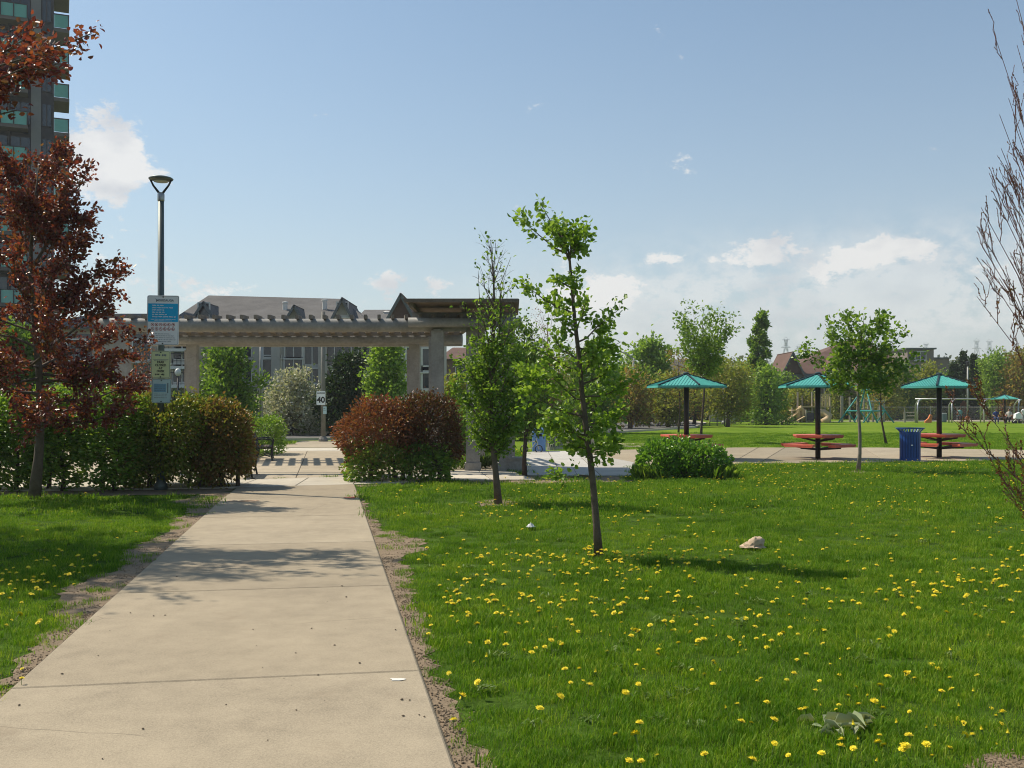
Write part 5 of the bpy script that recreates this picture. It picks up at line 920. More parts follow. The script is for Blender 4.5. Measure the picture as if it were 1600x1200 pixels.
def litter_bin():
    root = thing('litter_bin', G(1422, 720.5), 'royal blue slatted litter bin with flared rim on the walkway', 'litter bin'); m = mat('royal_blue_steel', (.012, .065, .27), .4, .15, 3, 0, .1, .45); r = .285
    MB().lathe([(r - .05, .04), (r - .05, .80)], n=20).build('liner', mat('dark_liner', (.012, .03, .09), .6, .1, 3), root)
    MB().lathe([(r - .01, .02), (r + .01, .02), (r + .01, .10), (r - .01, .10), (r - .01, .02)], n=26, cap=False).build('bottom_band', m, root); MB().lathe([(r - .01, .78), (r + .012, .78), (r + .012, .86), (r - .01, .86), (r - .01, .78)], n=26, cap=False).build('top_band', m, root)
    sl = MB().box((0, 0, .44), (.062, .010, .70)).mesh('slat', m); fl = MB().beam((0, 0, .855), (0, -.10, .965), .028, .012).mesh('rim_slat', m)
    for k in range(22):
        a = 2 * math.pi * k / 22; o = obj('slat', sl, root, (r * math.cos(a), r * math.sin(a), 0)); o.rotation_euler.z = a + math.pi / 2; o = obj('rim_slat', fl, root, ((r + .0) * math.cos(a), (r + .0) * math.sin(a), 0)); o.rotation_euler.z = a + math.pi / 2
    MB().lathe([(r + .085, .955), (r + .125, .96), (r + .125, .985), (r + .085, .985), (r + .085, .955)], n=28, cap=False).build('rim_ring', m, root); MB().lathe([(r * .6, 0), (r * .6, .03)], n=14).build('foot', m, root)
    MB().box((-.06, -r - .013, .48), (.05, .004, .03)).build('badge', M_WHITE_P, root)
litter_bin()
def slatted_bin():
    c = G(867, 703); root = thing('slatted_bin', c, 'round litter container clad in pale vertical slats beside the white plaza', 'litter bin'); m = mat('pale_slat', (.36, .34, .30), .7, .15, 4, .2); MB().lathe([(.27, .05), (.27, .92)], n=18).build('drum', mat('dark_drum', (.07, .075, .08), .7, .1, 3), root); MB().lathe([(.31, 0), (.31, .12), (.28, .13)], n=20).build('base', M_COL, root); MB().lathe([(.31, .93), (.33, .94), (.33, .985), (.2, 1.01)], n=20).build('lid', m, root)
    s = MB().box((0, 0, .53), (.05, .025, .80)).mesh('slat', m)
    for k in range(20): a = 2 * math.pi * k / 20; o = obj('slat', s, root, (.293 * math.cos(a), .293 * math.sin(a), 0)); o.rotation_euler.z = a + math.pi / 2
    c = G(842, 706.5); root = thing('recycling_bin', c, 'pale blue recycling container left of the slatted bin', 'recycling bin'); m = mat('pale_blue_plastic', (.16, .30, .56), .5, .1, 2); MB().box((0, 0, .36), (.46, .42, .72)).build('body', m, root); MB().lathe([(.30, 0), (.29, .07), (.2, .14), (.05, .17)], (0, 0, .722), 4).build('lid', m, root).rotation_euler.z = R(45); MB().box((0, -.216, .60), (.2, .01, .09)).build('slot', M_BLACK_P, root)
    root = thing('child_bicycle', G(830, 708), 'small pale bicycle leaning in front of the blue container', 'bicycle')
    for x in (-.24, .26):
        w = MB(); n = 16; w.tube([(x + .125 * math.cos(6.2832 * k / n), 0, .14 + .125 * math.sin(6.2832 * k / n)) for k in range(n + 1)], .017, 6, False); ww = w.build('wheel', M_BLACK_P, root); sp = MB()
        for k in range(6): a = math.pi * k / 6; sp.beam((x - .11 * math.cos(a), 0, .14 - .11 * math.sin(a)), (x + .11 * math.cos(a), 0, .14 + .11 * math.sin(a)), .005, .005)
        sp.build('spokes', M_LIGHTPOLE, ww)
    f = MB(); 
    for a, b in (((-.24, 0, .14), (-.08, 0, .40)), ((-.24, 0, .14), (0, 0, .15)), ((0, 0, .15), (-.08, 0, .46)), ((0, 0, .15), (.19, 0, .42)), ((-.07, 0, .38), (.19, 0, .42)), ((.26, 0, .14), (.17, 0, .52))): f.tube([a, b], .014, 6)
    f.build('frame', mat('pale_frame', (.5, .48, .35), .4, .1, 5), root); MB().tube([(.15, -.17, .54), (.17, 0, .52), (.15, .17, .54)], .011, 6).build('handlebar', M_BLACK_P, root); MB().box((-.09, 0, .475), (.17, .08, .04)).build('saddle', M_BLACK_P, root)
slatted_bin()
blk = thing('concrete_block', G(807, 737), 'low square concrete block at the end of the pale pavement', 'block'); MB().box((0, .1, .15), (.36, .5, .32)).build('block', M_COL, blk); MB().box((0, .1, .335), (.40, .54, .045)).build('coping', M_COL, blk)
st = thing('boulder_slab', G(905, 695), 'low pale stone slab beyond the white plaza', 'stone'); MB().prism([(-.55, -.15), (-.3, -.28), (.3, -.26), (.62, -.1), (.5, .2), (-.1, .28), (-.5, .18)], -.03, .22).build('stone', M_BAND, st); MB().prism([(-.5, -.12), (-.28, -.22), (.28, -.2), (.55, -.06), (.44, .16), (-.1, .22), (-.44, .14)], .2201, .27).build('stone_top', M_BAND, st)
# --- playground
M_TAN = mat('tan_plastic', (.50, .36, .20), .5, .12, 2); M_TIMBER = mat('grey_timber', (.34, .30, .24), .8, .2, 4, .3); M_TEALP = mat('teal_tube', (.03, .27, .25), .45, .1, 3); M_GALV = mat('galvanised_tube', (.45, .45, .44), .4, .1, 3, 0, .5); M_ORANGE = mat('orange_plastic', (.62, .19, .06), .5, .1, 3)
DP = 97.; U = DP / F
def play():
    root = thing('play_structure', (X(1262, DP), DP), 'tan playground structure with slides, posts and raised decks', 'play structure'); ox = root.location.x
    p = lambda px, py, y=0.: (X(px, DP) - ox, y, max(0, Z(py, DP)))
    for px, top, y in ((1238, 637, 0), (1249, 640, 0), (1251, 612, 1), (1257, 640, -.6), (1261, 618, 1.6), (1269, 612, 0), (1297, 620, 0), (1297, 622, 1.6), (1271, 625, 1.6), (1280, 626, 0), (1318, 618, .6)): MB().tube([p(px, 661, y), p(px, top, y)], .09, 8).build('post', M_TIMBER, root)
    for a, b, z in ((1238, 1258, 1.15), (1251, 1270, 1.5), (1270, 1298, 1.5)): MB().box(((X(a, DP) + X(b, DP)) / 2 - ox, .5, z), ((b - a) * U, 1.6, .12)).build('deck', M_TAN, root)
    for a, b, z0, z1 in ((1271, 1297, 1.6, 2.7),):
        pn = MB().box(((X(a, DP) + X(b, DP)) / 2 - ox, -.3, 2.68), ((b - a) * U, .08, .1)).build('panel_rail', M_TAN, root)
        for i in range(9): MB().box((X(a + 1.5 + (b - a - 3) * i / 8, DP) - ox, -.3, 2.1), (.10, .05, 1.05)).build('bar', M_TAN, pn)
    for k, y in enumerate((-.5, .15)): MB().tube([p(1246 + 3 * k, 641, y), p(1238, 648, y), p(1228, 657, y), p(1219, 660.5, y)], .02, 4).build('slide_edge', M_TAN, root)
    s = MB()
    for (a, b, c, d_) in (((1246, 643), (1230, 656), -.5, .1), ((1230, 656), (1219, 660), -.5, .1), ((1253, 650), (1236, 659.5), -1.1, -.6)): s.slab3([p(*a, c), p(*b, c), p(*b, d_), p(*a, d_)], .06)
    s.build('slide', M_TAN, root)
    hood = MB(); hood.tube([p(1247, 655, -.2), p(1246, 640, -.2), p(1250, 637, -.2), p(1254, 641, -.2), p(1254, 655, -.2)], .22, 8); hood.build('slide_hood', M_TAN, root)
    pts = [p(1276, 642, -.2), p(1284, 645, -.5), p(1291, 650, -.7), p(1288, 656, -.9), p(1280, 659, -1.0)]; MB().tube(pts, [.32, .36, .38, .36, .30], 12).build('tube_slide', M_TAN, root, True)
    for i in range(5): MB().beam(p(1258, 659 - i * 4, -.6), p(1268, 659 - i * 4, -.6), .06, .06).build('rung', M_TIMBER, root)
    MB().box((X(1263, DP) - ox, -.5, .55), (.7, .4, .7)).build('panel', mat('dark_panel', (.05, .04, .06), .5, .1, 2), root); MB().box((X(1275, DP) - ox, -.45, 2.05), (.5, .06, .6)).build('panel', M_TAN, root)
    root = thing('jungle_gym', (X(1347, DP), DP - 1), 'turquoise tubular climbing pyramid behind the maple stem', 'jungle gym'); ox = root.location.x
    ring = [(X(1318, DP) - ox, 0), (X(1347, DP) - ox, -1.6), (X(1377, DP) - ox, 0), (X(1347, DP) - ox, 1.6)]; zz = Z(642, DP); ap = (0, 0, Z(602, DP))
    for i in range(4):
        a, b = ring[i], ring[(i + 1) % 4]; MB().tube([(*a, zz), ap], .075, 7).build('upper_bar', M_TEALP, root); MB().tube([(*a, zz), (*b, zz)], .075, 7).build('ring_bar', M_TEALP, root)
        for s in (-1, 1): MB().tube([(*a, zz), (a[0] + (.75 if i % 2 == 0 else .6) * s, a[1] * .8 - .2 * s, 0)], .065, 7).build('leg', M_TEALP, root)
    nt = MB()
    for k in range(1, 6):
        t = k / 6; q = [(x * (1 - t), y * (1 - t), zz + (ap[2] - zz) * t) for x, y in ring]
        for i in range(4): nt.tube([q[i], q[(i + 1) % 4]], .012, 4)
    nt.build('rope_net', M_POST, root)
    root = thing('climbing_posts', (X(1350, DP + 3), DP + 3), 'row of pale timber climbing posts with crossbars behind the turquoise pyramid', 'climbing posts'); ox = root.location.x; d = DP + 3
    for px, top in ((1316, 616), (1328, 620), (1340, 622), (1350, 621), (1357, 623), (1364, 630), (1375, 625), (1381, 624)): MB().tube([(X(px, d) - ox, 0, 0), (X(px, d) - ox, 0, Z(top, d))], .11, 8).build('post', M_TIMBER, root)
    for a, b, z in ((1350, 1381, 627.5), (1356, 1366, 632), (1340, 1357, 640)): MB().tube([(X(a, d) - ox, 0, Z(z, d)), (X(b, d) - ox, 0, Z(z, d))], .09, 8).build('crossbar', M_TIMBER, root)
    root = thing('climbing_ladder', (X(1423, DP), DP), 'low pale ladder frame on the sand left of the swings', 'ladder'); 
    for s in (-1, 1): MB().tube([(s * .57, 0, 0), (s * .57, 0, Z(643, DP))], .1, 8).build('side_post', M_TIMBER, root)
    for z in (.3, .62, .95): MB().tube([(-.5, 0, z), (.5, 0, z)], .05, 6).build('rung', M_TIMBER, root)
    root = thing('spring_rider', (X(1451, 93), 93), 'small orange play rocker on the sand under the swing beam', 'spring rider'); MB().add([(-.35, -.12, .05), (.22, -.12, .05), (.30, -.12, .75), (.12, -.12, .8), (-.05, -.12, .45), (-.35, -.12, .2), (-.35, .12, .05), (.22, .12, .05), (.30, .12, .75), (.12, .12, .8), (-.05, .12, .45), (-.35, .12, .2)], [(0, 1, 2, 3, 4, 5), (11, 10, 9, 8, 7, 6)] + [(i, 6 + i, 6 + (i + 1) % 6, (i + 1) % 6) for i in range(6)]).build('body', M_ORANGE, root); MB().tube([(.1, -.3, .6), (.1, .3, .6)], .03, 6).build('handle', M_POST, root)
    d = 95.; root = thing('swing_set', (X(1505, d), d), 'long galvanised swing frame with arched legs at the right of the playground', 'swing set'); ox = root.location.x; zt = Z(624.5, d)
    for px in (1427, 1480, 1530, 1583):
        x = X(px, d) - ox; MB().tube([(x, -1.0, 0), (x + .02, -.95, zt - .55), (x + .25, -.65, zt - .12), (x + .55, -.2, zt), (x + .75, 0, zt)], .065, 8).build('leg', M_GALV, root, True); MB().tube([(x + .75, 0, zt), (x + .6, .35, zt - .06), (x + .58, .95, zt - .5), (x + .58, 1.0, 0)], .065, 8).build('leg', M_GALV, root, True)
    MB().tube([(X(1430, d) - ox, 0, zt + .06), (X(1588, d) - ox, 0, zt + .06)], .07, 8).build('top_beam', M_GALV, root, True)
    for px in (1448, 1465, 1499, 1517, 1547, 1563):
        x = X(px, d) - ox; w = MB()
        for s in (-.22, .22): w.tube([(x + s, 0, .55), (x + s, 0, zt)], .012, 4)
        sw = w.build('swing', M_DARKMETAL, root); MB().box((x, 0, .52), (.5, .2, .05)).build('seat', M_BLACK_P, sw)
    # fences
    d = 106.; root = thing('wire_fence', (X(1470, d), d), 'grey chain-link fence behind the playground', 'fence'); ox = root.location.x; x0, x1 = X(1372, d) - ox, X(1660, d) - ox; h = 1.45; n = int((x1 - x0) / 2.4)
    for i in range(n + 1): x = x0 + (x1 - x0) * i / n; MB().tube([(x, 0, 0), (x, 0, h + .05)], .035, 6).build('post', M_GALV, root)
    MB().tube([(x0, 0, h), (x1, 0, h)], .03, 6).build('top_rail', M_GALV, root); w = MB(); m = int((x1 - x0) / .17)
    for i in range(m):
        x = x0 + .17 * i
        for s in (-1, 1):
            xe = x + s * h
            if x0 <= xe <= x1: w.beam((x, .01 * s, .03), (xe, .01 * s, h - .03), .0045, .0045)
    o = w.build('wire_mesh', M_GALV, root); o['kind'] = 'stuff'
    d = 114.; root = thing('wooden_fence', (X(1540, d), d), 'brown board fence behind the swings', 'fence'); ox = root.location.x; x0, x1 = X(1425, d) - ox, X(1690, d) - ox; z0, h = 0, Z(626, d); rng = random.Random(3); bd = MB(); n = int((x1 - x0) / .15)
    fm = mat('fence_cedar', (.36, .17, .08), .85, .3, .7, .2)
    for i in range(n): bd.box((x0 + .15 * (i + .5), rng.uniform(-.01, .01), h / 2 + rng.uniform(-.02, .02)), (.138, .02, h))
    o = bd.build('board', fm, root); o['kind'] = 'stuff'
    for z in (.4, h - .35): MB().box(((x0 + x1) / 2, .05, z), (x1 - x0, .06, .1)).build('rail', fm, root)
    for i in range(int((x1 - x0) / 2.4) + 1): MB().box((x0 + 2.4 * i, .13, h / 2), (.1, .1, h + .1)).build('post', fm, root)
    d = 81.; root = thing('street_fence', (X(1080, d), d), 'black metal fence along the street behind the first shelter', 'fence'); ox = root.location.x; x0, x1 = X(1029, d) - ox, X(1132, d) - ox; h = 1.15
    for i in range(10): x = x0 + (x1 - x0) * i / 9; MB().tube([(x, 0, 0), (x, 0, h + .1)], .035, 6).build('post', M_DARKMETAL, root)
    for z in (.18, h): MB().tube([(x0, 0, z), (x1, 0, z)], .025, 6).build('rail', M_DARKMETAL, root)
    k = int((x1 - x0) / .16); pk = MB().tube([(0, 0, .15), (0, 0, h)], .009, 4).mesh('picket', M_DARKMETAL)
    for i in range(k): obj('picket', pk, root, (x0 + .16 * (i + .5), 0, 0))
    root = thing('stone_pillar', (X(1186, 97), 97), 'square stone pillar beyond the lawn beside the person in white', 'pillar'); MB().box((0, 0, .5), (1.15, 1.0, 1.05)).build('pillar', M_BRICKB, root); MB().box((0, 0, 1.085), (1.3, 1.15, .12)).build('cap', M_BAND, root)
    root = thing('low_wall', (X(1145, 101), 101), 'low pale garden wall left of the stone pillar', 'wall'); MB().box((0, 0, .55), (4.6, .3, 1.2)).build('wall', M_BAND, root); MB().box((0, 0, 1.2), (4.7, .4, .08)).build('coping', M_WHITE, root)
    root = thing('utility_cabinet', (X(1140, 92), 91.5), 'grey utility cabinet at the far side of the lawn', 'cabinet'); MB().box((0, 0, .45), (.75, .6, .95)).build('cabinet', M_LIGHTPOLE, root); MB().box((0, 0, .95), (.85, .7, .06)).build('lid', M_LIGHTPOLE, root); MB().box((0, -.31, .45), (.6, .02, .75)).build('door', M_GALV, root)
    root = thing('picnic_table', (X(983, 76.5), 76.5), 'white picnic table by the street with a person sitting at it', 'table'); MB().box((0, 0, .72), (.95, .7, .05)).build('table_top', M_WHITE_P, root)
    for s in (-1, 1): MB().beam((s * .3, -.25, 0), (s * .3, .25, .69), .05, .05).build('leg', M_GALV, root)
    root = thing('litter_bin', (X(1474, 99), 99), 'grey-blue barrel bin under the swing beam', 'litter bin'); MB().lathe([(.26, 0), (.30, .1), (.31, .75), (.28, .8)], n=14).build('barrel', mat('grey_blue_barrel', (.16, .20, .23), .6, .1, 3), root); MB().lathe([(.32, .8), (.32, .86), (.25, .89)], n=14).build('rim', M_GALV, root)
    root = thing('stroller', (X(1590, 92), 92), 'white pushchair beside the people under the far shelter', 'pushchair'); MB().add([(-.3, -.22, .45), (.3, -.22, .4), (.42, -.22, .75), (.1, -.22, 1.0), (-.25, -.22, .85), (-.3, .22, .45), (.3, .22, .4), (.42, .22, .75), (.1, .22, 1.0), (-.25, .22, .85)], [(4, 3, 2, 1, 0), (5, 6, 7, 8, 9)] + [(i, (i + 1) % 5, 5 + (i + 1) % 5, 5 + i) for i in range(5)]).build('seat', M_WHITE_P, root)
    for x in (-.28, .3): MB().tube([(x, -.25, .13), (x, .25, .13)], .02, 6).build('axle', M_DARKMETAL, root); MB().lathe([(.13, 0), (.13, .04)], n=12).build('wheel', M_BLACK_P, root, loc=(x, -.23, .13)).rotation_euler.x = R(90); MB().lathe([(.13, 0), (.13, .04)], n=12).build('wheel', M_BLACK_P, root, loc=(x, .27, .13)).rotation_euler.x = R(90)
    MB().tube([(-.3, -.2, .13), (.3, -.2, .75), (.6, -.2, 1.05), (.6, .2, 1.05), (.3, .2, .75), (-.3, .2, .13)], .016, 6).build('frame', M_GALV, root)
play()
# --- people, each one continuous skinned body with clothes over it
SKIN = mat('skin', (.42, .23, .15), .6, .08, 8)
def skinned(name, joints, edges, m, root, parent=None):
    me = bpy.data.meshes.new(name); me.from_pydata([j[0] for j in joints], edges, []); me.materials.append(m); o = obj(name, me, root)
    md = o.modifiers.new('skin', 'SKIN'); md.use_smooth_shade = True
    if not me.skin_vertices: me.attributes  # layer is made by the modifier below
    return o, md
def capsule_body(mb, a, b, ra, rb, n=8):
    a, b = Vector(a), Vector(b); d = (b - a).normalized(); mb.tube([a - d * ra * .9, a - d * ra * .5, a, b, b + d * rb * .5, b + d * rb * .9], [ra * .3, ra * .85, ra, rb, rb * .85, rb * .3], n)
def person(loc, rz, pose, shirt, legs, hair, label, s=1.0):
    root = thing('person', loc, label, 'person', rz=rz); root.scale = (s, s, s)
    P = {'stand': dict(hip=(0, 0, .93), neck=(0, .02, 1.47), head=(0, .05, 1.63), kn=[(-.1, .03, .50), (.1, .05, .50)], an=[(-.1, -.02, .09), (.11, .0, .09)], el=[(-.27, .02, 1.16), (.27, .02, 1.16)], ha=[(-.25, .16, .93), (.25, .14, .94)]),
         'sit': dict(hip=(0, 0, .50), neck=(0, .05, 1.03), head=(0, .09, 1.19), kn=[(-.11, .45, .52), (.12, .45, .52)], an=[(-.11, .47, .09), (.13, .50, .09)], el=[(-.27, .12, .76), (.27, .12, .76)], ha=[(-.15, .38, .64), (.15, .38, .64)]),
         'swing': dict(hip=(0, 0, .60), neck=(0, -.02, 1.14), head=(0, .0, 1.30), kn=[(-.1, .44, .60), (.1, .44, .60)], an=[(-.1, .55, .20), (.1, .55, .20)], el=[(-.26, .06, .92), (.26, .06, .92)], ha=[(-.22, .08, 1.18), (.22, .08, 1.18)]),
         'crouch': dict(hip=(0, 0, .32), neck=(0, .28, .78), head=(0, .38, .93), kn=[(-.15, .34, .48), (.15, .34, .48)], an=[(-.13, .1, .08), (.13, .1, .08)], el=[(-.27, .42, .58), (.27, .42, .58)], ha=[(-.15, .60, .36), (.15, .60, .40)])}[pose]
    V = lambda k: Vector(P[k]); b = MB(); hip, neck, head = V('hip'), V('neck'), V('head')
    capsule_body(b, hip, neck - (neck - hip) * .12, .12, .13, 10); capsule_body(b, neck - (neck - hip) * .1, head, .055, .05); b.lathe([(.02, -.135), (.06, -.11), (.082, -.03), (.088, .03), (.075, .09), (.035, .12), (.0, .125)], head, 12, False); b.box(head + Vector((0, .09, -.02)), (.022, .03, .04))
    c = MB(); t = MB(); capsule_body(c, hip + (neck - hip) * .08, neck - (neck - hip) * .1, .145, .155, 12); capsule_body(t, hip - Vector((.08, 0, 0)), hip + Vector((.08, 0, 0)), .125, .125, 10)
    for i, sx in ((0, -1), (1, 1)):
        sh = neck + Vector((sx * .175, 0, -.07)); el, ha, kn, an = (Vector(P[k][i]) for k in ('el', 'ha', 'kn', 'an')); hp = hip + Vector((sx * .09, 0, -.03))
        b.tube([sh, sh.lerp(el, .5), el, el.lerp(ha, .6), ha], [.052, .047, .040, .034, .026], 8); capsule_body(c, sh, sh.lerp(el, .75), .066, .056); b.tube([hp, kn, an], [.085, .058, .04], 8); t.tube([hp, hp.lerp(kn, .6), kn, an + (kn - an) * .12], [.10, .085, .07, .06], 8)
        for f in range(5): a = (f - 2) * .3; e = (ha - el).normalized(); q = ha + e * .02 + Vector((math.sin(a) * .03, 0, 0)); b.tube([ha, q + e * .04, q + e * (.09 if f else .05)], [.016, .010, .006], 5)
        capsule_body(t, an + Vector((0, -.04, -.045)), an + Vector((0, .14, -.05)), .045, .038)
    bo = b.build('body', SKIN, root, True); c.build('shirt', mat(shirt[0], shirt[1], .8, .15, 6), root, True); t.build('trousers', mat(legs[0], legs[1], .8, .15, 6), root, True)
    MB().lathe([(.092, -.03), (.098, .03), (.085, .095), (.04, .135), (.0, .14)], head + Vector((0, -.012, .005)), 12, False).build('hair', mat(hair[0], hair[1], .6, .2, 8), root, True)
dk = ('dark_hair', (.02, .014, .01)); br = ('brown_hair', (.08, .045, .025))
person((X(1500, 95), 95 - .0), R(180), 'swing', ('teal_shirt', (.16, .34, .33)), ('black_cloth', (.015, .015, .018)), dk, 'person in pale teal top sitting on a swing')
person((X(1512.5, 92), 92), R(150), 'crouch', ('rust_shirt', (.38, .12, .05)), ('tan_cloth', (.35, .24, .15)), br, 'small person in rust top crouching on the sand beside the swing', .8)
person((X(1556, 92), 92), R(165), 'sit', ('navy_cloth', (.02, .04, .16)), ('navy_jeans', (.03, .05, .13)), dk, 'person in blue clothes sitting left under the far shelter')
person((X(1564.5, 93), 93), R(200), 'sit', ('ochre_shirt', (.30, .22, .04)), ('dark_cloth', (.03, .03, .035)), br, 'person in ochre top sitting under the far shelter')
person((X(1577, 92), 92), R(140), 'sit', ('cream_shirt', (.55, .50, .46)), ('black_cloth', (.015, .015, .018)), dk, 'person in cream top sitting between the ochre top and the pushchair')
person((X(1599, 91), 91), R(190), 'stand', ('white_shirt', (.68, .68, .70)), ('grey_cloth', (.3, .3, .32)), dk, 'person in white at the far right beside the pushchair', .85)
person((X(1197.5, 96), 96), R(170), 'stand', ('lilac_shirt', (.60, .58, .66)), ('dark_cloth', (.03, .03, .035)), dk, 'person in pale lilac standing beside the stone pillar', .95)
person((X(986, 77), 77.2), R(180), 'sit', ('black_shirt', (.018, .02, .028)), ('rust_cloth', (.22, .08, .05)), dk, 'person in dark top sitting at the white table by the street')
person((X(997, 79), 79), R(150), 'stand', ('charcoal_shirt', (.05, .045, .05)), ('black_cloth', (.015, .015, .018)), dk, 'person in charcoal clothes standing by the slim trunk near the white table', .8)
for i, (px, d, t) in enumerate(((1463, 101, .9),)): pass
# --- small things on the ground
def crumple(name, label, cat, c, sx, sy, sz, m, seed, z=.02):
    rng = np.random.default_rng(seed); root = thing(name, (*c, z), label, cat, rz=rng.uniform(-.4, .4)); n = 9; mb = MB(); vs = []
    for i in range(n):
        for j in range(n):
            u, v = i / (n - 1) * 2 - 1, j / (n - 1) * 2 - 1; h = max(0, 1 - u * u) * max(0, 1 - v * v); vs.append((u * sx * (1 - .25 * abs(v)) + rng.normal() * sx * .07, v * sy * (1 - .2 * abs(u)) + rng.normal() * sy * .07, sz * (h * .9 + rng.normal() * .22 * (h + .15))))
    mb.add(vs, [(i * n + j, (i + 1) * n + j, (i + 1) * n + j + 1, i * n + j + 1) for i in range(n - 1) for j in range(n - 1)]); return root, mb
root, mb = crumple('cloth_hat', 'crumpled tan cloth hat lying in the grass right of the bent sapling', 'hat', G(1176, 859), .15, .13, .06, None, 3, .035); mb.build('brim', mat('tan_cloth_hat', (.50, .38, .26), .85, .2, 20, .3), root)
hc = MB().lathe([(.085, 0), (.092, .025), (.08, .06), (.065, .085), (.03, .078), (.0, .06)], (.035, .0, .02), 14, False); hr = random.Random(8); hc.v = [(x + hr.gauss(0, .008), y + hr.gauss(0, .008), z + hr.gauss(0, .010) + .25 * (x - .03)) for x, y, z in hc.v]; hc.build('crown', mat('tan_cloth_hat', (.5, .38, .26)), root, True)
root, mb = crumple('paper_scrap', 'crumpled white paper scrap in the grass left of the bent sapling', 'litter', G(829, 829), .06, .05, .05, None, 5, .05); mb.build('paper', mat('white_paper', (.7, .69, .66), .8, .06, 9), root)
root, mb = crumple('paper_scrap', 'white scrap of paper at the foot of the round bush', 'litter', G(1056, 747.5), .16, .08, .07, None, 6, .03); mb.build('paper', mat('white_paper', (.7, .69, .66)), root)
tag(plate([(.055 * math.cos(a) * (1 + .35 * math.sin(3 * a + 1)), .022 * math.sin(a) * (1 + .3 * math.cos(2 * a))) for a in np.linspace(0, 6.28, 22)[:-1]], -.0005, .0005).build('bird_dropping', mat('chalk_white', (.66, .64, .58), .9, .05, 30)), 'white splat on the path slab near the right edge', 'stain')
o = bpy.data.objects['bird_dropping']; o.rotation_euler.x = R(-90); o.location = (*G(620, 1069), .0285); o.scale = (.75, 1, 1.5)
def paint(name, c, sx, sy, lb, seed, m):
    r = random.Random(seed); mb = MB()
    for k in range(16): x, y = r.gauss(0, .4) * sx, r.gauss(0, .4) * sy; w, h = r.uniform(.15, .4) * sx, r.uniform(.1, .3) * sy; n = 7; mb.poly([(x + w * math.cos(6.283 * i / n) * r.uniform(.7, 1.2), y + h * math.sin(6.283 * i / n), .0003 * k) for i in range(n)])
    tag(mb.build(name, m, loc=(*c, .0275)), lb, 'paint mark')
paint('paint_mark', G(544, 780), .16, .22, 'red sprayed mark at the right edge of the path by the shrubs', 2, mat('faded_red_spray', (.42, .12, .08), .9, .15, 20)); paint('paint_mark', G(380, 785.5), .3, .2, 'faint reddish stain at the left edge of the path', 3, mat('faint_red_stain', (.38, .26, .17), .9, .1, 20))
def pebbles():
    rng = random.Random(9); me = [MB().lathe([(.001, 0), (.008 * a, .002), (.009, .006), (.001, .011)], n=6).mesh('pebble', mat('pebble', (.10, .075, .05), .9, .3, 40)) for a in (.8, 1, 1.2)]
    P = [(30, 1110), (160, 1195), (410, 1050), (455, 1078), (640, 950), (655, 942), (512, 945), (541, 938), (540, 988), (618, 990), (487, 988), (462, 1027), (562, 1043), (401, 1015), (240, 968), (258, 967), (497, 1062), (649, 1061), (640, 1102), (628, 1101), (655, 1125), (663, 1128), (630, 1127), (97, 1060), (140, 973), (346, 880), (215, 910)] + [(rng.uniform(150, 680), rng.uniform(870, 1190)) for _ in range(14)]
    for px, py in P:
        x, y = G(px, py)
        if PL(y) + .1 < x < PR(y) - .05: o = obj('pebble', rng.choice(me), None, (x, y, .0265)); s = rng.uniform(.25, .8); o.scale = (s * 1.4, s, s); o.rotation_euler.z = rng.uniform(0, 6); tag(o, 'tiny dark pebble or soil crumb lying on the path', 'pebble', 'pebbles on the path')
pebbles()
def dead_leaves():
    rng = np.random.default_rng(12); root = thing('weed_clump', G(1310, 1140), 'flattened pale grey-green leaf clump in the near lawn', 'plant'); m = leafmat('grey_felt_leaf', [(.24, .30, .15), (.32, .36, .21), (.28, .30, .17)], .2, .8, .1); V, Fc = leaf_arrays([[0, 0, 0]], [[0, 1, 0]], [[0, 0, 1]], [1], .34, .16); me = np_mesh('leaf', V, Fc, m)
    L = [(1275, 1133, 1.2, .11, .1), (1288, 1136, -1.1, .13, .35), (1303, 1140, -1.5, .13, .1), (1318, 1142, -1.9, .12, .4), (1325, 1135, -2.8, .14, .55), (1332, 1148, 2.9, .12, .3), (1342, 1142, -1.2, .07, .2), (1352, 1143, -.9, .07, .3), (1362, 1138, .6, .09, .3), (1310, 1150, 3.1, .10, .2), (1290, 1128, -1.4, .12, .25)]
    L += [(rng.uniform(1268, 1345), rng.uniform(1126, 1154), rng.uniform(-3, 3), rng.uniform(.05, .10), rng.uniform(-.2, .8)) for _ in range(16)]
    for (px, py, a, s, t) in L:
        x, y = G(px, py); o = obj('leaf', me, root, (x - root.location.x, y - root.location.y, rng.uniform(.02, .04))); o.rotation_euler = (t * .45, rng.normal() * .35, a); o.scale = (s * rng.uniform(.6, 1.1), s, s * rng.uniform(.8, 3))
dead_leaves()
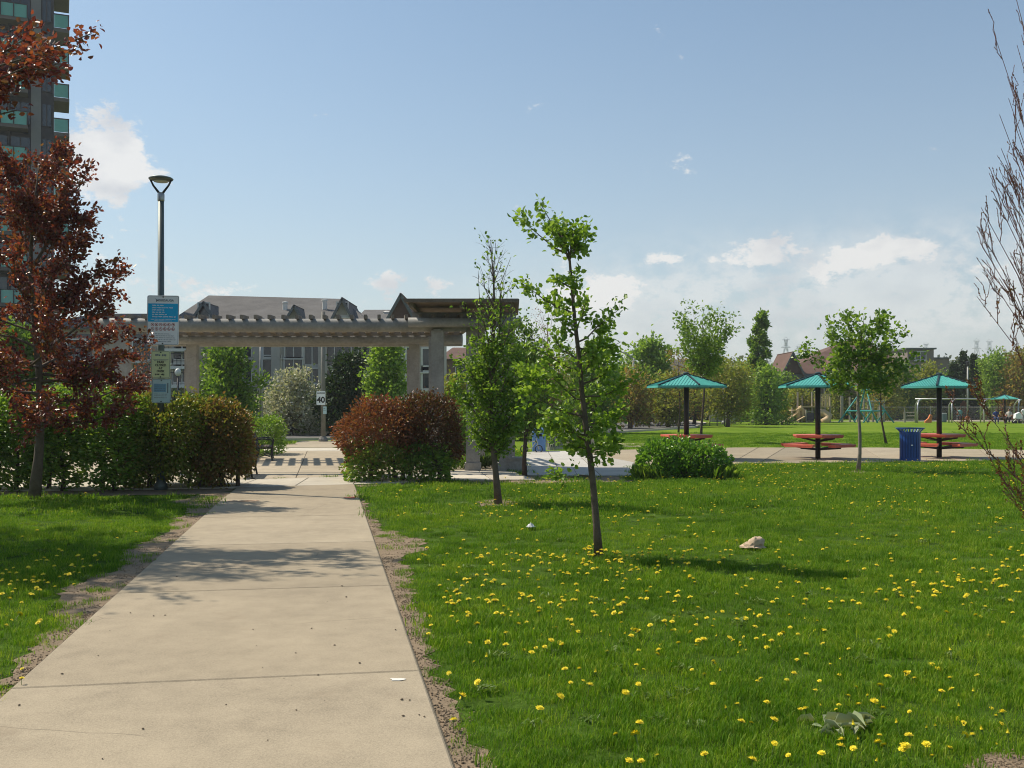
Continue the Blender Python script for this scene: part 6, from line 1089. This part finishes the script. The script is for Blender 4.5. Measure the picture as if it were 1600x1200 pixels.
# --- dandelions
def dandelions():
    rng = np.random.default_rng(19); ym = mat('dandelion_yellow', (.80, .64, .02), .6, .2, 60); sm = mat('dandelion_stem', (.16, .22, .05), .6, .2, 20); am = mat('dandelion_green', (.10, .18, .03), .7, .2, 30)
    def head(seed, k=14, closed=False):
        r = np.random.default_rng(seed); mb = MB()
        for ring, (rad, z, lift) in enumerate(((.021, .0, .004), (.017, .003, .008), (.011, .006, .011))):
            kk = k - ring * 3
            for i in range(kk):
                a = 6.2832 * (i + .5 * ring) / kk + r.normal() * .08; rr = rad * r.uniform(.85, 1.15); w = .2; c, s = math.cos(a), math.sin(a)
                if closed: rr *= .35
                mb.add([(0, 0, z), (rr * math.cos(a - w), rr * math.sin(a - w), z + lift * .8), (rr * 1.12 * c, rr * 1.12 * s, z + lift * (2.5 if closed else 1)), (rr * math.cos(a + w), rr * math.sin(a + w), z + lift * .8)], [(0, 1, 2, 3)])
        mb.lathe([(.010, .004), (.008, .010), (.0, .013)], n=7, cap=False); mb.cur = 1; mb.lathe([(.002, -.012), (.006, -.008), (.008, -.001)], n=6, cap=False); return mb
    def whole(seed, h, closed=False):
        r = np.random.default_rng(seed); mb = MB(); hd = head(seed, 14, closed); tx, ty = r.normal() * .012, r.normal() * .012; mb.add([(x + tx, y + ty - (z) * .15, z + h) for x, y, z in hd.v], hd.f); mb.mi = list(hd.mi); mb.cur = 2; mb.tube([(0, 0, -.01), (tx * .4, ty * .4, h * .5), (tx, ty, h - .008)], .0022, 4, False); return mb
    vs = [whole(k, h, c).mesh('dandelion', [ym, am, sm]) for k, (h, c) in enumerate(((.075, False), (.09, False), (.06, False), (.105, False), (.08, False), (.085, True), (.07, True), (.05, False)))]
    # clustered over the lawn, denser in drifts
    P = []
    while len(P) < 1600:
        x = rng.uniform(-9, 22); y = 4.6 + 6.6 * rng.uniform() if rng.uniform() < .62 else 9 + 28 * rng.uniform()
        q = math.sin(x * 1.3 + 1.1 * math.sin(y * .9)) + math.sin(y * 1.7 + 1.3 * math.sin(x * .7 + 1)) + .8 * math.sin(x * .45 - y * .3)
        if rng.uniform() > 1 / (1 + math.exp(-1.0 * (q - .35))): continue
        if x < PR(y) + .35 and (x > PL(y) - .5 or rng.uniform() < .55): continue
        if abs(x) > y * .52 + .2: continue
        a = np.array([x]), np.array([y])
        if any(inpoly(*a, h)[0] for h in HARD) or (y > 18.2 and x < -4): continue
        P.append((x, y))
    fixed = [(972, 1080), (1000, 1070), (1001, 1151), (1175, 1190), (1409, 1165), (1449, 1152), (1502, 1120), (1578, 1120), (832, 926), (838, 938), (869, 938), (880, 940), (1005, 980), (1020, 1018), (1095, 995), (1060, 1008), (712, 1087), (729, 1081), (755, 1071), (708, 1122), (668, 953), (670, 972), (670, 985), (740, 973), (765, 997), (792, 1010), (707, 1037), (55, 916), (60, 912), (36, 1031), (33, 1056), (23, 953), (92, 887), (117, 907), (62, 965), (66, 969), (1308, 927), (1390, 970), (1430, 945), (1560, 822), (1562, 828), (1548, 823)]
    F_ = [G(px, py, .08) for px, py in fixed]; P = F_ + sorted([p for p in P if p[1] > 4.6 or rng.uniform() < .3], key=lambda p: p[1])
    for i, (x, y) in enumerate(P[:300]):
        o = obj('dandelion', vs[int(rng.integers(0, 8 if i > 42 else 5))], None, (x, y, 0)); s = rng.uniform(.5, 1.0) * (1.12 if i < 42 else 1); o.scale = (s, s, s * rng.uniform(.8, 1.1)); o.rotation_euler = (rng.normal() * .32, rng.normal() * .32, rng.uniform(0, 6.28)); left = x < PL(y)
        tag(o, 'yellow dandelion flower in the grass left of the path' if left else 'yellow dandelion flower in the near lawn right of the path', 'dandelion', 'dandelions left of the path' if left else 'dandelions right of the path')
    rest = P[300:]; far = [whole(50 + k, .085).mesh('far_dandelion', [ym, am, sm]) for k in range(3)]; q = len(rest)
    scatter_gn('dandelion_drifts', [(x, y, 0) for x, y in rest], np.stack([rng.normal(size=q) * .15, rng.normal(size=q) * .15, rng.uniform(0, 6.28, q)], 1), rng.uniform(.65, 1.1, q), rng.integers(0, 3, q), [hidden(m) for m in far], label='yellow dandelions spread over the farther lawn')
dandelions()
finish_text()
# ------------------------------------------------------------------ summer haze: one closed box of thin air round the whole scene
hz = MB().bb(-560, 700, -8, 900, -1.2, 52); hm = bpy.data.materials.new('haze_air'); hm.use_nodes = True; ht = NT(hm.node_tree); hv = ht.n('ShaderNodeVolumePrincipled'); ho = ht.n('ShaderNodeOutputMaterial')
hv.inputs['Color'].default_value = (.93, .96, 1, 1); hv.inputs['Density'].default_value = .00038; hv.inputs['Anisotropy'].default_value = .3; ht.l(hv.outputs[0], ho.inputs['Volume']); tag(hz.build('haze', hm), kind='stuff')
